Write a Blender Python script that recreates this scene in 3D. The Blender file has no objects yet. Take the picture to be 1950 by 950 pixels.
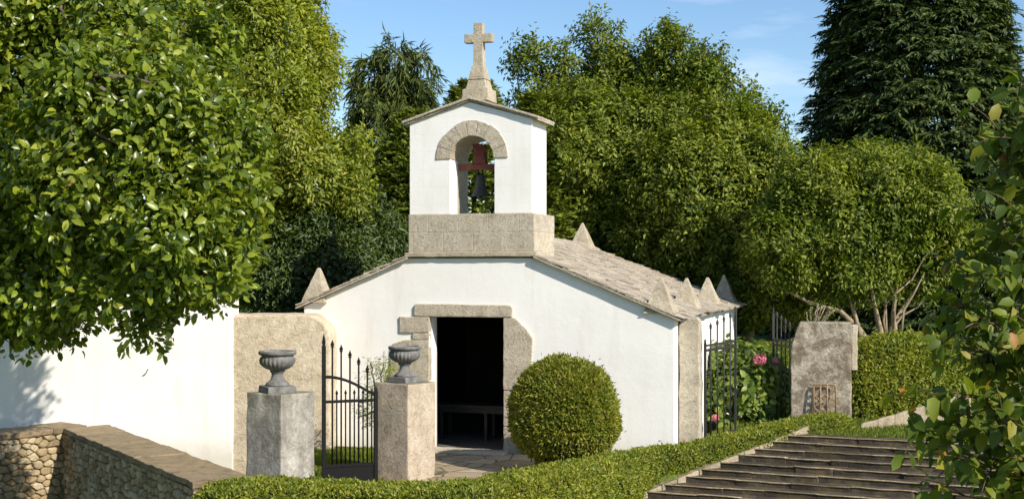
import bpy, bmesh, math, random
import numpy as np
from mathutils import Vector, Matrix, noise as mnoise

R = math.radians
scene = bpy.context.scene
col = scene.collection
random.seed(7)
rng = np.random.default_rng(11)

# ------------------------------------------------------------------ camera, sky, sun, exposure
EYE = 3.23
cam_d = bpy.data.cameras.new('camera')
cam_d.sensor_width = 36.0
cam_d.lens = 2400 / 1950 * 36.0
cam_d.shift_y = 35 / 1950
cam_d.clip_start = 0.1
cam_d.clip_end = 2000
cam = bpy.data.objects.new('camera', cam_d)
col.objects.link(cam)
cam.location = (0, 0, EYE)
cam.rotation_euler = (R(90), 0, 0)
scene.camera = cam

SUN_AZ = 44.0      # degrees to the right of straight behind the camera
SUN_EL = 35.0
world = bpy.data.worlds.new('World')
scene.world = world
world.use_nodes = True
wn, wl = world.node_tree.nodes, world.node_tree.links
wn.clear()
w_out = wn.new('ShaderNodeOutputWorld')
w_bg = wn.new('ShaderNodeBackground')
w_sky = wn.new('ShaderNodeTexSky')
w_sky.sky_type = 'NISHITA'
w_sky.sun_disc = False
w_sky.sun_elevation = R(SUN_EL)
w_sky.sun_rotation = R(180 - SUN_AZ)
w_sky.air_density = 1.0
w_sky.dust_density = 0.35
w_sky.ozone_density = 2.8
w_bg.inputs['Strength'].default_value = 0.112
# thin wisps of cirrus, mixed into the sky by direction
w_geo = wn.new('ShaderNodeTexCoord')
w_map = wn.new('ShaderNodeMapping')
w_map.inputs['Scale'].default_value = (5.0, 5.0, 26.0)
w_map.inputs['Rotation'].default_value = (0, R(4), 0)
w_map.inputs['Location'].default_value = (0.6, 0.0, 0.35)
w_noi = wn.new('ShaderNodeTexNoise')
w_noi.inputs['Scale'].default_value = 1.15
w_noi.inputs['Detail'].default_value = 7
w_noi.inputs['Roughness'].default_value = 0.55
w_rmp = wn.new('ShaderNodeValToRGB')
w_rmp.color_ramp.elements[0].position = 0.53
w_rmp.color_ramp.elements[0].color = (0, 0, 0, 1)
w_rmp.color_ramp.elements[1].position = 0.84
w_rmp.color_ramp.elements[1].color = (0.62, 0.62, 0.62, 1)
w_mix = wn.new('ShaderNodeMixRGB')
w_mix.inputs['Color2'].default_value = (6.6, 7.2, 8.2, 1)
wl.new(w_geo.outputs['Generated'], w_map.inputs['Vector'])
wl.new(w_map.outputs['Vector'], w_noi.inputs['Vector'])
wl.new(w_noi.outputs['Fac'], w_rmp.inputs['Fac'])
wl.new(w_rmp.outputs['Color'], w_mix.inputs['Fac'])
w_hsv = wn.new('ShaderNodeHueSaturation')
w_hsv.inputs['Saturation'].default_value = 1.10
wl.new(w_sky.outputs['Color'], w_hsv.inputs['Color'])
wl.new(w_hsv.outputs['Color'], w_mix.inputs['Color1'])
wl.new(w_mix.outputs['Color'], w_bg.inputs['Color'])
wl.new(w_bg.outputs['Background'], w_out.inputs['Surface'])

sun_d = bpy.data.lights.new('sun', 'SUN')
sun_d.energy = 4.6
sun_d.angle = R(0.55)
sun_d.color = (1.0, 0.915, 0.78)
sun = bpy.data.objects.new('sun', sun_d)
col.objects.link(sun)
to_sun = Vector((math.sin(R(SUN_AZ)) * math.cos(R(SUN_EL)), -math.cos(R(SUN_AZ)) * math.cos(R(SUN_EL)), math.sin(R(SUN_EL))))
sun.rotation_euler = to_sun.to_track_quat('Z', 'Y').to_euler()
sun.location = (10, -10, 20)

vs = scene.view_settings
vs.view_transform = 'Standard'
vs.look = 'None'
vs.exposure = 0.50
vs.gamma = 1.0
vs.use_curve_mapping = False
scene.cycles.max_bounces = 8
scene.cycles.diffuse_bounces = 3
scene.cycles.transmission_bounces = 4
scene.cycles.use_denoising = True
scene.cycles.use_adaptive_sampling = True
scene.cycles.adaptive_threshold = 0.01


def P(px, py, d):
    """A point of the place at distance d, from where it was measured in the survey picture."""
    return Vector(((px - 975) / 2400 * d, d, EYE - (py - 510) / 2400 * d))


# ------------------------------------------------------------------ object helpers
def tag(o, label=None, cat=None, group=None, kind=None):
    if label: o['label'] = label
    if cat: o['category'] = cat
    if group: o['group'] = group
    if kind: o['kind'] = kind
    return o


def empty(name, loc=(0, 0, 0), rz=0.0, parent=None):
    o = bpy.data.objects.new(name, None)
    o.empty_display_size = 0.2
    o.location = loc
    o.rotation_euler = (0, 0, rz)
    o.parent = parent
    col.objects.link(o)
    return o


def link(name, me, mat=None, parent=None, loc=None):
    me.name = name
    o = bpy.data.objects.new(name, me)
    if mat is not None and len(me.materials) == 0:
        me.materials.append(mat)
    o.parent = parent
    if loc is not None: o.location = loc
    col.objects.link(o)
    return o


class MB:
    def __init__(self):
        self.v, self.f = [], []

    def add(self, vs_, fs_):
        n = len(self.v)
        self.v += [tuple(p) for p in vs_]
        self.f += [tuple(i + n for i in f) for f in fs_]
        return self

    def box(self, x0, x1, y0, y1, z0, z1, M=None):
        p = [Vector((x, y, z)) for z in (z0, z1) for x, y in ((x0, y0), (x1, y0), (x1, y1), (x0, y1))]
        if M is not None: p = [M @ q for q in p]
        return self.add(p, [(3, 2, 1, 0), (4, 5, 6, 7), (0, 1, 5, 4), (1, 2, 6, 5), (2, 3, 7, 6), (3, 0, 4, 7)])

    def hexa(self, bottom, top):
        return self.add(list(bottom) + list(top), [(3, 2, 1, 0), (4, 5, 6, 7), (0, 1, 5, 4), (1, 2, 6, 5), (2, 3, 7, 6), (3, 0, 4, 7)])

    def prism(self, poly, y0, y1):
        """polygon in x,z (counter-clockwise seen from -y) extruded along y"""
        n = len(poly)
        vv = [(x, y0, z) for x, z in poly] + [(x, y1, z) for x, z in poly]
        ff = [tuple(range(n)), tuple(range(2 * n - 1, n - 1, -1))]
        ff += [((i + 1) % n, i, n + i, n + (i + 1) % n) for i in range(n)]
        return self.add(vv, ff)

    def frustum(self, c, hx, hy, tx, ty, h, M=None):
        x, y, z = c
        b = [Vector((x + sx * hx, y + sy * hy, z)) for sx, sy in ((-1, -1), (1, -1), (1, 1), (-1, 1))]
        t = [Vector((x + sx * tx, y + sy * ty, z + h)) for sx, sy in ((-1, -1), (1, -1), (1, 1), (-1, 1))]
        if M is not None:
            b = [M @ q for q in b]; t = [M @ q for q in t]
        return self.hexa(b, t)

    def tube(self, path, radii, n=8, cap=True):
        path = [Vector(p) for p in path]
        if not hasattr(radii, '__len__'): radii = [radii] * len(path)
        base = len(self.v)
        up = Vector((0.12, 0.31, 0.94))
        for i, p in enumerate(path):
            a = path[max(i - 1, 0)]; b = path[min(i + 1, len(path) - 1)]
            t = (b - a).normalized()
            s = t.cross(up)
            if s.length < 1e-3: s = t.cross(Vector((1, 0, 0)))
            s.normalize(); u = s.cross(t)
            for k in range(n):
                an = 2 * math.pi * k / n
                self.v.append(tuple(p + (s * math.cos(an) + u * math.sin(an)) * radii[i]))
        for i in range(len(path) - 1):
            for k in range(n):
                k2 = (k + 1) % n
                self.f.append((base + i * n + k, base + i * n + k2, base + (i + 1) * n + k2, base + (i + 1) * n + k))
        if cap:
            self.f.append(tuple(base + k for k in range(n - 1, -1, -1)))
            self.f.append(tuple(base + (len(path) - 1) * n + k for k in range(n)))
        return self

    def lathe(self, prof, n=32, c=(0, 0, 0), flute=None):
        base = len(self.v)
        for r, z in prof:
            for k in range(n):
                an = 2 * math.pi * k / n
                rr = r if flute is None else r * flute(an, z)
                self.v.append((c[0] + rr * math.cos(an), c[1] + rr * math.sin(an), c[2] + z))
        for i in range(len(prof) - 1):
            for k in range(n):
                k2 = (k + 1) % n
                self.f.append((base + i * n + k, base + i * n + k2, base + (i + 1) * n + k2, base + (i + 1) * n + k))
        self.f.append(tuple(base + k for k in range(n - 1, -1, -1)))
        self.f.append(tuple(base + (len(prof) - 1) * n + k for k in range(n)))
        return self

    def build(self, name, mat, parent=None, smooth=False, bevel=0.0, seg=2, rough=0.0, cell=0.12, nscale=4.0, loc=None, fix=True):
        me = bpy.data.meshes.new(name)
        me.from_pydata(self.v, [], self.f)
        if fix or bevel or rough:
            bm = bmesh.new(); bm.from_mesh(me)
            if fix: bmesh.ops.recalc_face_normals(bm, faces=bm.faces)
            if bevel:
                ed = [e for e in bm.edges if len(e.link_faces) == 2 and e.calc_face_angle(0) > 0.5]
                bmesh.ops.bevel(bm, geom=ed, offset=bevel, segments=seg, affect='EDGES', profile=0.6)
            if rough:
                for _ in range(5):
                    long_e = [e for e in bm.edges if e.calc_length() > cell * 1.5]
                    if not long_e or len(bm.verts) > 60000: break
                    bmesh.ops.subdivide_edges(bm, edges=long_e, cuts=1, use_grid_fill=True)
                bmesh.ops.triangulate(bm, faces=[f for f in bm.faces if len(f.verts) > 4])
                for v in bm.verts:
                    q = v.co * nscale
                    d = mnoise.noise_vector(q) * rough + mnoise.noise_vector(q * 3.1) * rough * 0.45
                    v.co += d
            bm.to_mesh(me); bm.free()
        if smooth:
            me.polygons.foreach_set('use_smooth', [True] * len(me.polygons))
        return link(name, me, mat, parent, loc)


# ------------------------------------------------------------------ materials
def new_mat(name):
    m = bpy.data.materials.new(name)
    m.use_nodes = True
    nt = m.node_tree
    nt.nodes.clear()
    out = nt.nodes.new('ShaderNodeOutputMaterial')
    b = nt.nodes.new('ShaderNodeBsdfPrincipled')
    nt.links.new(b.outputs[0], out.inputs['Surface'])
    return m, nt, b, out


def nnode(nt, typ, **kw):
    n = nt.nodes.new(typ)
    for k, v in kw.items():
        if k in n.inputs: n.inputs[k].default_value = v
        else: setattr(n, k, v)
    return n


def ramp(nt, src, stops):
    r = nt.nodes.new('ShaderNodeValToRGB')
    el = r.color_ramp.elements
    while len(el) > 1: el.remove(el[-1])
    el[0].position = stops[0][0]; el[0].color = (*stops[0][1], 1)
    for p, c in stops[1:]:
        e = el.new(p); e.color = (*c, 1)
    nt.links.new(src, r.inputs['Fac'])
    return r.outputs['Color']


def noise(nt, scale, detail=6, rough=0.6, coord='Object', dist=0.0, stretch=None):
    tc = nt.nodes.new('ShaderNodeTexCoord')
    n = nnode(nt, 'ShaderNodeTexNoise', Scale=scale, Detail=detail, Roughness=rough, Distortion=dist)
    src = tc.outputs[coord]
    if stretch:
        mp = nt.nodes.new('ShaderNodeMapping'); mp.inputs['Scale'].default_value = stretch
        nt.links.new(src, mp.inputs['Vector']); src = mp.outputs['Vector']
    nt.links.new(src, n.inputs['Vector'])
    return n.outputs['Fac']


def mixc(nt, fac, a, b, mode='MIX'):
    m = nt.nodes.new('ShaderNodeMixRGB'); m.blend_type = mode
    if isinstance(fac, (int, float)): m.inputs['Fac'].default_value = fac
    else: nt.links.new(fac, m.inputs['Fac'])
    for key, x in (('Color1', a), ('Color2', b)):
        if isinstance(x, tuple): m.inputs[key].default_value = (*x, 1)
        else: nt.links.new(x, m.inputs[key])
    return m.outputs['Color']


def math2(nt, op, a, b):
    m = nt.nodes.new('ShaderNodeMath'); m.operation = op
    for i, x in enumerate((a, b)):
        if isinstance(x, (int, float)): m.inputs[i].default_value = x
        else: nt.links.new(x, m.inputs[i])
    return m.outputs[0]


def bump(nt, b, h, strength, dist=0.02):
    bp = nnode(nt, 'ShaderNodeBump', Strength=strength, Distance=dist)
    nt.links.new(h, bp.inputs['Height'])
    nt.links.new(bp.outputs['Normal'], b.inputs['Normal'])


def plaster(name, joints=False):
    m, nt, b, _ = new_mat(name)
    big = noise(nt, 0.9, 5, 0.6)
    c = ramp(nt, big, [(0.3, (0.80, 0.785, 0.755)), (0.6, (0.86, 0.85, 0.83))])
    streak = ramp(nt, noise(nt, 2.2, 6, 0.65, stretch=(1.6, 1.6, 0.25)), [(0.52, (0, 0, 0)), (0.75, (1, 1, 1))])
    c = mixc(nt, math2(nt, 'MULTIPLY', streak, 0.5), c, (0.70, 0.665, 0.60))
    # rising damp and splashes near the foot of the wall
    tc = nt.nodes.new('ShaderNodeTexCoord')
    sx = nt.nodes.new('ShaderNodeSeparateXYZ'); nt.links.new(tc.outputs['Object'], sx.inputs[0])
    foot = math2(nt, 'SUBTRACT', 0.75, math2(nt, 'MULTIPLY', sx.outputs['Z'], 1.9))
    foot = math2(nt, 'MULTIPLY', foot, noise(nt, 3.5, 6, 0.7))
    if not joints:
        fc = ramp(nt, foot, [(0.12, (0, 0, 0)), (0.5, (0.55, 0.55, 0.55))])
        c = mixc(nt, fc, c, (0.50, 0.46, 0.37))
    h = math2(nt, 'ADD', math2(nt, 'MULTIPLY', noise(nt, 3.0, 3), 1.2), math2(nt, 'MULTIPLY', noise(nt, 26, 6, 0.7), 0.55))
    if joints:
        br = nnode(nt, 'ShaderNodeTexBrick', Scale=1.0)
        br.inputs['Color1'].default_value = (1, 1, 1, 1); br.inputs['Color2'].default_value = (0.93, 0.93, 0.93, 1)
        br.inputs['Mortar'].default_value = (0, 0, 0, 1)
        br.inputs['Mortar Size'].default_value = 0.008; br.inputs['Mortar Smooth'].default_value = 0.9
        br.inputs['Brick Width'].default_value = 0.62; br.inputs['Row Height'].default_value = 0.31
        mp = nt.nodes.new('ShaderNodeMapping'); mp.inputs['Rotation'].default_value = (R(90), 0, 0)
        nt.links.new(tc.outputs['Object'], mp.inputs['Vector']); nt.links.new(mp.outputs['Vector'], br.inputs['Vector'])
        c = mixc(nt, 0.05, c, br.outputs['Color'], 'MULTIPLY')
        h = math2(nt, 'ADD', h, math2(nt, 'MULTIPLY', br.outputs['Color'], 0.2))
    nt.links.new(c, b.inputs['Base Color'])
    b.inputs['Roughness'].default_value = 0.9
    bump(nt, b, h, 0.24, 0.02)
    return m


def stone(name, c0, c1, c2, lichen=(0.16, 0.145, 0.105), lfrom=0.55, lto=0.72, moss=None, bscale=14.0, bstr=0.8, blocks=None, island=0.0, streak=0.0):
    m, nt, b, _ = new_mat(name)
    n1 = noise(nt, 3.2, 8, 0.65, dist=0.6)
    c = ramp(nt, n1, [(0.28, c0), (0.5, c1), (0.72, c2)])
    n2 = noise(nt, bscale, 8, 0.72, dist=1.2)
    c = mixc(nt, 0.72, c, ramp(nt, n2, [(0.3, (0.40, 0.375, 0.34)), (0.5, (.95, .94, .92)), (0.7, (1.22, 1.2, 1.17))]), 'MULTIPLY')
    li = ramp(nt, noise(nt, 2.1, 9, 0.75, dist=0.3), [(lfrom, (0, 0, 0)), (lto, (1, 1, 1))])
    c = mixc(nt, math2(nt, 'MULTIPLY', li, 0.75), c, lichen)
    if island:
        gi = nt.nodes.new('ShaderNodeNewGeometry')
        c = mixc(nt, island, c, ramp(nt, gi.outputs['Random Per Island'], [(0, (0.55, 0.52, 0.48)), (.5, (1, .98, .95)), (1, (1.3, 1.28, 1.25))]), 'MULTIPLY')
    if streak:
        sk = ramp(nt, noise(nt, 4.5, 6, 0.65, stretch=(1, 1, .16)), [(0.40, (0, 0, 0)), (0.66, (1, 1, 1))])
        c = mixc(nt, math2(nt, 'MULTIPLY', sk, streak), c, (0.07, 0.062, 0.05))
    pit = ramp(nt, noise(nt, 38, 3, 0.6), [(0.30, (1, 1, 1)), (0.38, (0, 0, 0))])
    c = mixc(nt, math2(nt, 'MULTIPLY', pit, 0.5), c, (0.10, 0.085, 0.065))
    if moss:
        geo = nt.nodes.new('ShaderNodeNewGeometry')
        sx = nt.nodes.new('ShaderNodeSeparateXYZ'); nt.links.new(geo.outputs['Normal'], sx.inputs[0])
        up = math2(nt, 'MULTIPLY', sx.outputs['Z'], noise(nt, 5.0, 7, 0.7))
        mf = ramp(nt, up, [(0.38, (0, 0, 0)), (0.55, (0.9, 0.9, 0.9))])
        c = mixc(nt, mf, c, moss)
    h = math2(nt, 'ADD', n2, math2(nt, 'MULTIPLY', noise(nt, bscale * 4, 6, 0.7), 0.5))
    if blocks:
        tc = nt.nodes.new('ShaderNodeTexCoord')
        mp = nt.nodes.new('ShaderNodeMapping'); mp.inputs['Rotation'].default_value = (R(90), 0, 0)
        mp.inputs['Location'].default_value = blocks[2]
        nt.links.new(tc.outputs['Object'], mp.inputs['Vector'])
        br = nnode(nt, 'ShaderNodeTexBrick', Scale=1.0)
        br.inputs['Color1'].default_value = (1, 1, 1, 1); br.inputs['Color2'].default_value = (0.90, 0.885, 0.86, 1)
        br.inputs['Mortar'].default_value = (1.15, 1.12, 1.05, 1)
        br.inputs['Mortar Size'].default_value = 0.009; br.inputs['Mortar Smooth'].default_value = 0.5
        br.inputs['Brick Width'].default_value = blocks[0]; br.inputs['Row Height'].default_value = blocks[1]
        nt.links.new(mp.outputs['Vector'], br.inputs['Vector'])
        c = mixc(nt, 0.85, c, br.outputs['Color'], 'MULTIPLY')
        h = math2(nt, 'ADD', h, math2(nt, 'MULTIPLY', br.outputs['Fac'], -0.8))
    nt.links.new(c, b.inputs['Base Color'])
    b.inputs['Roughness'].default_value = 0.92
    bump(nt, b, h, bstr, 0.03)
    return m


def rubble(name):
    m, nt, b, _ = new_mat(name)
    gi = nt.nodes.new('ShaderNodeNewGeometry')
    c = ramp(nt, gi.outputs['Random Per Island'], [(0.0, (0.27, 0.20, 0.115)), (0.3, (0.38, 0.29, 0.17)), (0.65, (0.47, 0.385, 0.25)), (1.0, (0.56, 0.48, 0.34))])
    n1 = noise(nt, 14, 8, 0.72, dist=.8)
    c = mixc(nt, 0.7, c, ramp(nt, n1, [(0.3, (0.45, 0.42, 0.38)), (0.6, (1.05, 1.03, 1))]), 'MULTIPLY')
    c = mixc(nt, math2(nt, 'MULTIPLY', ramp(nt, noise(nt, 1.7, 6, .7), [(.5, (0, 0, 0)), (.68, (1, 1, 1))]), .6), c, (0.13, 0.105, 0.05))
    nt.links.new(c, b.inputs['Base Color'])
    b.inputs['Roughness'].default_value = 0.95
    bump(nt, b, math2(nt, 'ADD', n1, math2(nt, 'MULTIPLY', noise(nt, 45, 5, 0.7), 0.4)), 0.8, 0.02)
    return m


def simple(name, c, rough=0.6, metal=0.0, var=0.25, scale=12, bstr=0.15):
    m, nt, b, _ = new_mat(name)
    n = noise(nt, scale, 7, 0.65)
    lo = tuple(x * (1 - var) for x in c); hi = tuple(min(1, x * (1 + var)) for x in c)
    nt.links.new(ramp(nt, n, [(0.3, lo), (0.7, hi)]), b.inputs['Base Color'])
    b.inputs['Roughness'].default_value = rough
    b.inputs['Metallic'].default_value = metal
    bump(nt, b, n, bstr, 0.01)
    return m


def leafmat(name, cols, rough=0.4, trans=0.3, tcol=None, clump=0.35, cs=0.9, spec=0.5):
    """leaf colours differ from leaf to leaf (random per island) and from bough to bough (slow noise)"""
    m, nt, b, out = new_mat(name)
    geo = nt.nodes.new('ShaderNodeNewGeometry')
    c = ramp(nt, geo.outputs['Random Per Island'], cols)
    nz = noise(nt, cs, 3, 0.55)
    c2 = mixc(nt, clump, c, ramp(nt, nz, [(0.32, (0.62, 0.80, 0.62)), (0.52, (1, 1, 1)), (0.68, (1.28, 1.18, 0.9))]), 'MULTIPLY')
    nt.links.new(c2, b.inputs['Base Color'])
    b.inputs['Roughness'].default_value = rough
    b.inputs['Specular IOR Level'].default_value = spec
    t = nt.nodes.new('ShaderNodeBsdfTranslucent')
    nt.links.new(mixc(nt, 1.0, c2, tcol or (1.5, 1.55, 0.55), 'MULTIPLY'), t.inputs['Color'])
    mx = nt.nodes.new('ShaderNodeMixShader'); mx.inputs['Fac'].default_value = trans
    nt.links.new(b.outputs[0], mx.inputs[1]); nt.links.new(t.outputs[0], mx.inputs[2])
    nt.links.new(mx.outputs[0], out.inputs['Surface'])
    return m


M = {}
M['plaster'] = plaster('white_limewash')
M['plaster_block'] = plaster('white_limewash_blocks', True)
M['granite'] = stone('pale_granite', (0.40, 0.345, 0.26), (0.50, 0.44, 0.345), (0.58, 0.525, 0.43), lichen=(0.30, 0.25, 0.175), lfrom=0.56, lto=0.8)
M['granite_block'] = stone('granite_blocks', (0.44, 0.385, 0.30), (0.53, 0.475, 0.385), (0.60, 0.555, 0.47), lichen=(0.27, 0.23, 0.16), blocks=(0.56, 0.34, (0.13, 0.115, 0)))
M['granite_mossy'] = stone('mossy_granite', (0.36, 0.31, 0.23), (0.47, 0.41, 0.31), (0.55, 0.50, 0.40), lichen=(0.25, 0.20, 0.12), moss=(0.36, 0.31, 0.16))
M['ochre_stone'] = stone('ochre_wall_stone', (0.46, 0.38, 0.26), (0.57, 0.49, 0.37), (0.64, 0.57, 0.45), lichen=(0.46, 0.36, 0.22), lfrom=0.5, lto=0.85, bscale=9)
M['grey_stone'] = stone('grey_weathered_stone', (0.30, 0.285, 0.25), (0.44, 0.415, 0.37), (0.55, 0.525, 0.48), lichen=(0.11, 0.10, 0.085), lfrom=0.48, lto=0.68, moss=(0.18, 0.15, 0.05), bscale=7, streak=.5)
M['pillar_stone'] = stone('pillar_stone', (0.36, 0.29, 0.215), (0.48, 0.40, 0.31), (0.56, 0.49, 0.40), lichen=(0.30, 0.23, 0.15), moss=(0.15, 0.13, 0.05), lfrom=0.55, lto=0.8, bscale=10)
M['lichen_stone'] = stone('lichened_stone', (0.24, 0.195, 0.145), (0.42, 0.365, 0.29), (0.60, 0.55, 0.47), lichen=(0.12, 0.09, 0.055), lfrom=0.46, lto=0.56, moss=(0.20, 0.17, 0.05), bscale=10, bstr=1.0)
M['slate'] = stone('stone_roof_slabs', (0.37, 0.32, 0.255), (0.47, 0.415, 0.34), (0.56, 0.51, 0.435), lichen=(0.20, 0.155, 0.095), lfrom=0.52, lto=0.74, bscale=11, island=.5)
M['coping'] = stone('coping_stone', (0.17, 0.125, 0.075), (0.27, 0.205, 0.13), (0.37, 0.29, 0.20), lichen=(0.12, 0.09, 0.05), lfrom=0.5, lto=0.7, moss=(0.30, 0.23, 0.13), bscale=5, bstr=1.0, island=.6)
M['rubble'] = rubble('rubble_masonry')
M['mortar'] = simple('old_mortar', (0.15, 0.115, 0.07), 0.95, 0, 0.45, 12, 0.6)
M['step'] = stone('shaded_step_stone', (0.026, 0.020, 0.013), (0.050, 0.038, 0.025), (0.105, 0.082, 0.054), lichen=(0.14, 0.11, 0.055), lfrom=0.5, lto=0.66, bscale=7, island=.7)  # mossy dirt plus the shade of an unmodelled tree, both in the colour
M['nosing'] = stone('lit_worn_nosing', (0.26, 0.20, 0.115), (0.40, 0.325, 0.20), (0.54, 0.455, 0.31), lichen=(0.16, 0.125, 0.05), lfrom=0.46, lto=0.7, island=.8)  # worn edge, its paler colour also stands for light catching the steps
M['kerb'] = stone('kerb_stone', (0.26, 0.215, 0.145), (0.37, 0.31, 0.225), (0.48, 0.42, 0.32), lichen=(0.17, 0.135, 0.07), moss=(0.17, 0.15, 0.055), island=.5)
M['urn'] = simple('grey_cast_stone', (0.148, 0.145, 0.142), 0.8, 0, 0.55, 9, 0.4)
M['iron'] = simple('black_iron', (0.004, 0.0042, 0.0045), 0.7, 0.0, 0.4, 20, 0.1)
M['iron_grey'] = simple('weathered_iron', (0.022, 0.023, 0.023), 0.6, 0.0, 0.4, 20, 0.1)
M['iron'].node_tree.nodes['Principled BSDF'].inputs['Specular IOR Level'].default_value = 0.25
M['rust_iron'] = simple('rusty_iron', (0.26, 0.18, 0.10), 0.7, 0.0, 0.45, 25, 0.3)
M['bell'] = simple('dark_bronze', (0.04, 0.042, 0.038), 0.55, 0.25, 0.4, 14, 0.15)
M['headstock'] = simple('red_painted_wood', (0.20, 0.052, 0.04), 0.7, 0, 0.35, 10, 0.3)
M['dark_wood'] = simple('dark_wood', (0.035, 0.025, 0.018), 0.6, 0, 0.35, 8, 0.2)
M['table_wood'] = simple('old_table_wood', (0.032, 0.029, 0.024), 0.5, 0, 0.35, 8, 0.2)
M['interior'] = simple('shade_dark_interior_wall', (0.07, 0.062, 0.052), 0.95, 0, 0.3, 4, 0.2)  # room shade put into the wall colour, pale plaster would bounce light
M['int_floor'] = simple('dark_flag_floor', (0.11, 0.10, 0.085), 0.75, 0, 0.4, 5, 0.3)  # dark colour holds down the sun patch inside the door
M['wicker'] = simple('straw_wicker', (0.55, 0.42, 0.24), 0.8, 0, 0.3, 30, 0.4)
M['bark'] = simple('brown_bark', (0.13, 0.10, 0.07), 0.9, 0, 0.45, 6, 0.7)
M['pale_bark'] = simple('pale_bark', (0.30, 0.235, 0.155), 0.9, 0, 0.45, 6, 0.6)
M['twig'] = simple('twig_bark', (0.10, 0.065, 0.04), 0.85, 0, 0.4, 10, 0.4)
M['soil'] = simple('hedge_core', (0.018, 0.020, 0.008), 1.0, 0, 0.5, 6, 0.3)

g = lambda r, gg, b: (r, gg, b)
M['leaf_camellia'] = leafmat('camellia_leaf', [(0, g(.050, .088, .011)), (.45, g(.145, .195, .018)), (.85, g(.24, .292, .028)), (.985, g(.32, .35, .045)), (1, g(.27, .18, .03))], 0.33, 0.34, clump=.3, cs=.5, spec=.5)
M['leaf_bright'] = leafmat('bright_leaf', [(0, g(.125, .165, .018)), (.5, g(.235, .272, .028)), (.9, g(.33, .355, .042)), (1, g(.40, .37, .06))], 0.50, 0.40, clump=.5, cs=.35)
M['leaf_dark'] = leafmat('laurel_leaf', [(0, g(.054, .086, .012)), (.5, g(.14, .184, .020)), (.9, g(.26, .30, .034)), (1, g(.27, .27, .04))], 0.5, 0.32, clump=.5, cs=.35, spec=.3)
M['leaf_shrub'] = leafmat('shrub_leaf', [(0, g(.062, .096, .012)), (.5, g(.15, .195, .020)), (.9, g(.27, .31, .036)), (1, g(.29, .28, .05))], 0.5, 0.34, clump=.5, cs=.45, spec=.3)
M['needle_dark'] = leafmat('dark_needles', [(0, g(.024, .044, .013)), (.6, g(.062, .095, .024)), (1, g(.125, .155, .034))], 0.6, 0.12, clump=.45, cs=.3, spec=.3)
M['needle_olive'] = leafmat('olive_needles', [(0, g(.075, .115, .014)), (.6, g(.165, .215, .025)), (1, g(.27, .29, .04))], 0.6, 0.22, clump=.5, cs=.5, spec=.3)
M['needle_weep'] = leafmat('weeping_needles', [(0, g(.045, .072, .016)), (.6, g(.095, .130, .026)), (1, g(.16, .185, .038))], 0.6, 0.18, clump=.4, cs=.5, spec=.3)
M['leaf_hedge'] = leafmat('box_leaf', [(0, g(.110, .150, .016)), (.5, g(.225, .258, .026)), (.9, g(.33, .345, .040)), (1, g(.38, .33, .07))], 0.55, 0.36, clump=.5, cs=1.6)
M['leaf_ball'] = leafmat('ball_leaf', [(0, g(.11, .14, .014)), (.5, g(.215, .235, .024)), (.9, g(.31, .315, .038)), (1, g(.36, .26, .06))], 0.55, 0.36, clump=.5, cs=2.2)
M['leaf_hydrangea'] = leafmat('hydrangea_leaf', [(0, g(.055, .105, .014)), (.6, g(.13, .20, .026)), (1, g(.30, .32, .05))], 0.5, 0.3, clump=.4, cs=1.5)
M['petal'] = leafmat('pink_petal', [(0, g(.45, .09, .15)), (.6, g(.66, .20, .29)), (1, g(.62, .30, .20))], 0.6, 0.3, (1.1, .8, .8), clump=0)
M['leaf_front'] = leafmat('ovate_leaf', [(0, g(.055, .092, .012)), (.55, g(.115, .165, .018)), (.86, g(.20, .24, .026)), (.965, g(.27, .24, .03)), (1, g(.38, .15, .03))], 0.5, 0.42, clump=.3, cs=1.2, spec=.35)
M['leaf_wood'] = leafmat('wood_leaf', [(0, g(.030, .056, .012)), (1, g(.095, .135, .022))], 0.5, 0.2, clump=.4, cs=.25)
M['blade'] = leafmat('grass_blade', [(0, g(.10, .15, .016)), (.7, g(.20, .26, .028)), (1, g(.28, .29, .05))], 0.5, 0.35, clump=.3, cs=1.2)


def ground_mat():
    m, nt, b, _ = new_mat('lawn')
    c = ramp(nt, noise(nt, 1.1, 8, 0.65), [(0.3, (0.07, 0.105, 0.014)), (0.5, (0.12, 0.165, 0.02)), (0.7, (0.17, 0.19, 0.03))])
    c = mixc(nt, 0.6, c, ramp(nt, noise(nt, 45, 4, 0.7), [(0.3, (0.45, 0.45, 0.4)), (0.65, (1.2, 1.2, 1.1))]), 'MULTIPLY')
    nt.links.new(c, b.inputs['Base Color']); b.inputs['Roughness'].default_value = 0.95
    bump(nt, b, noise(nt, 60, 4, 0.7), 0.8, 0.03)
    return m


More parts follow.
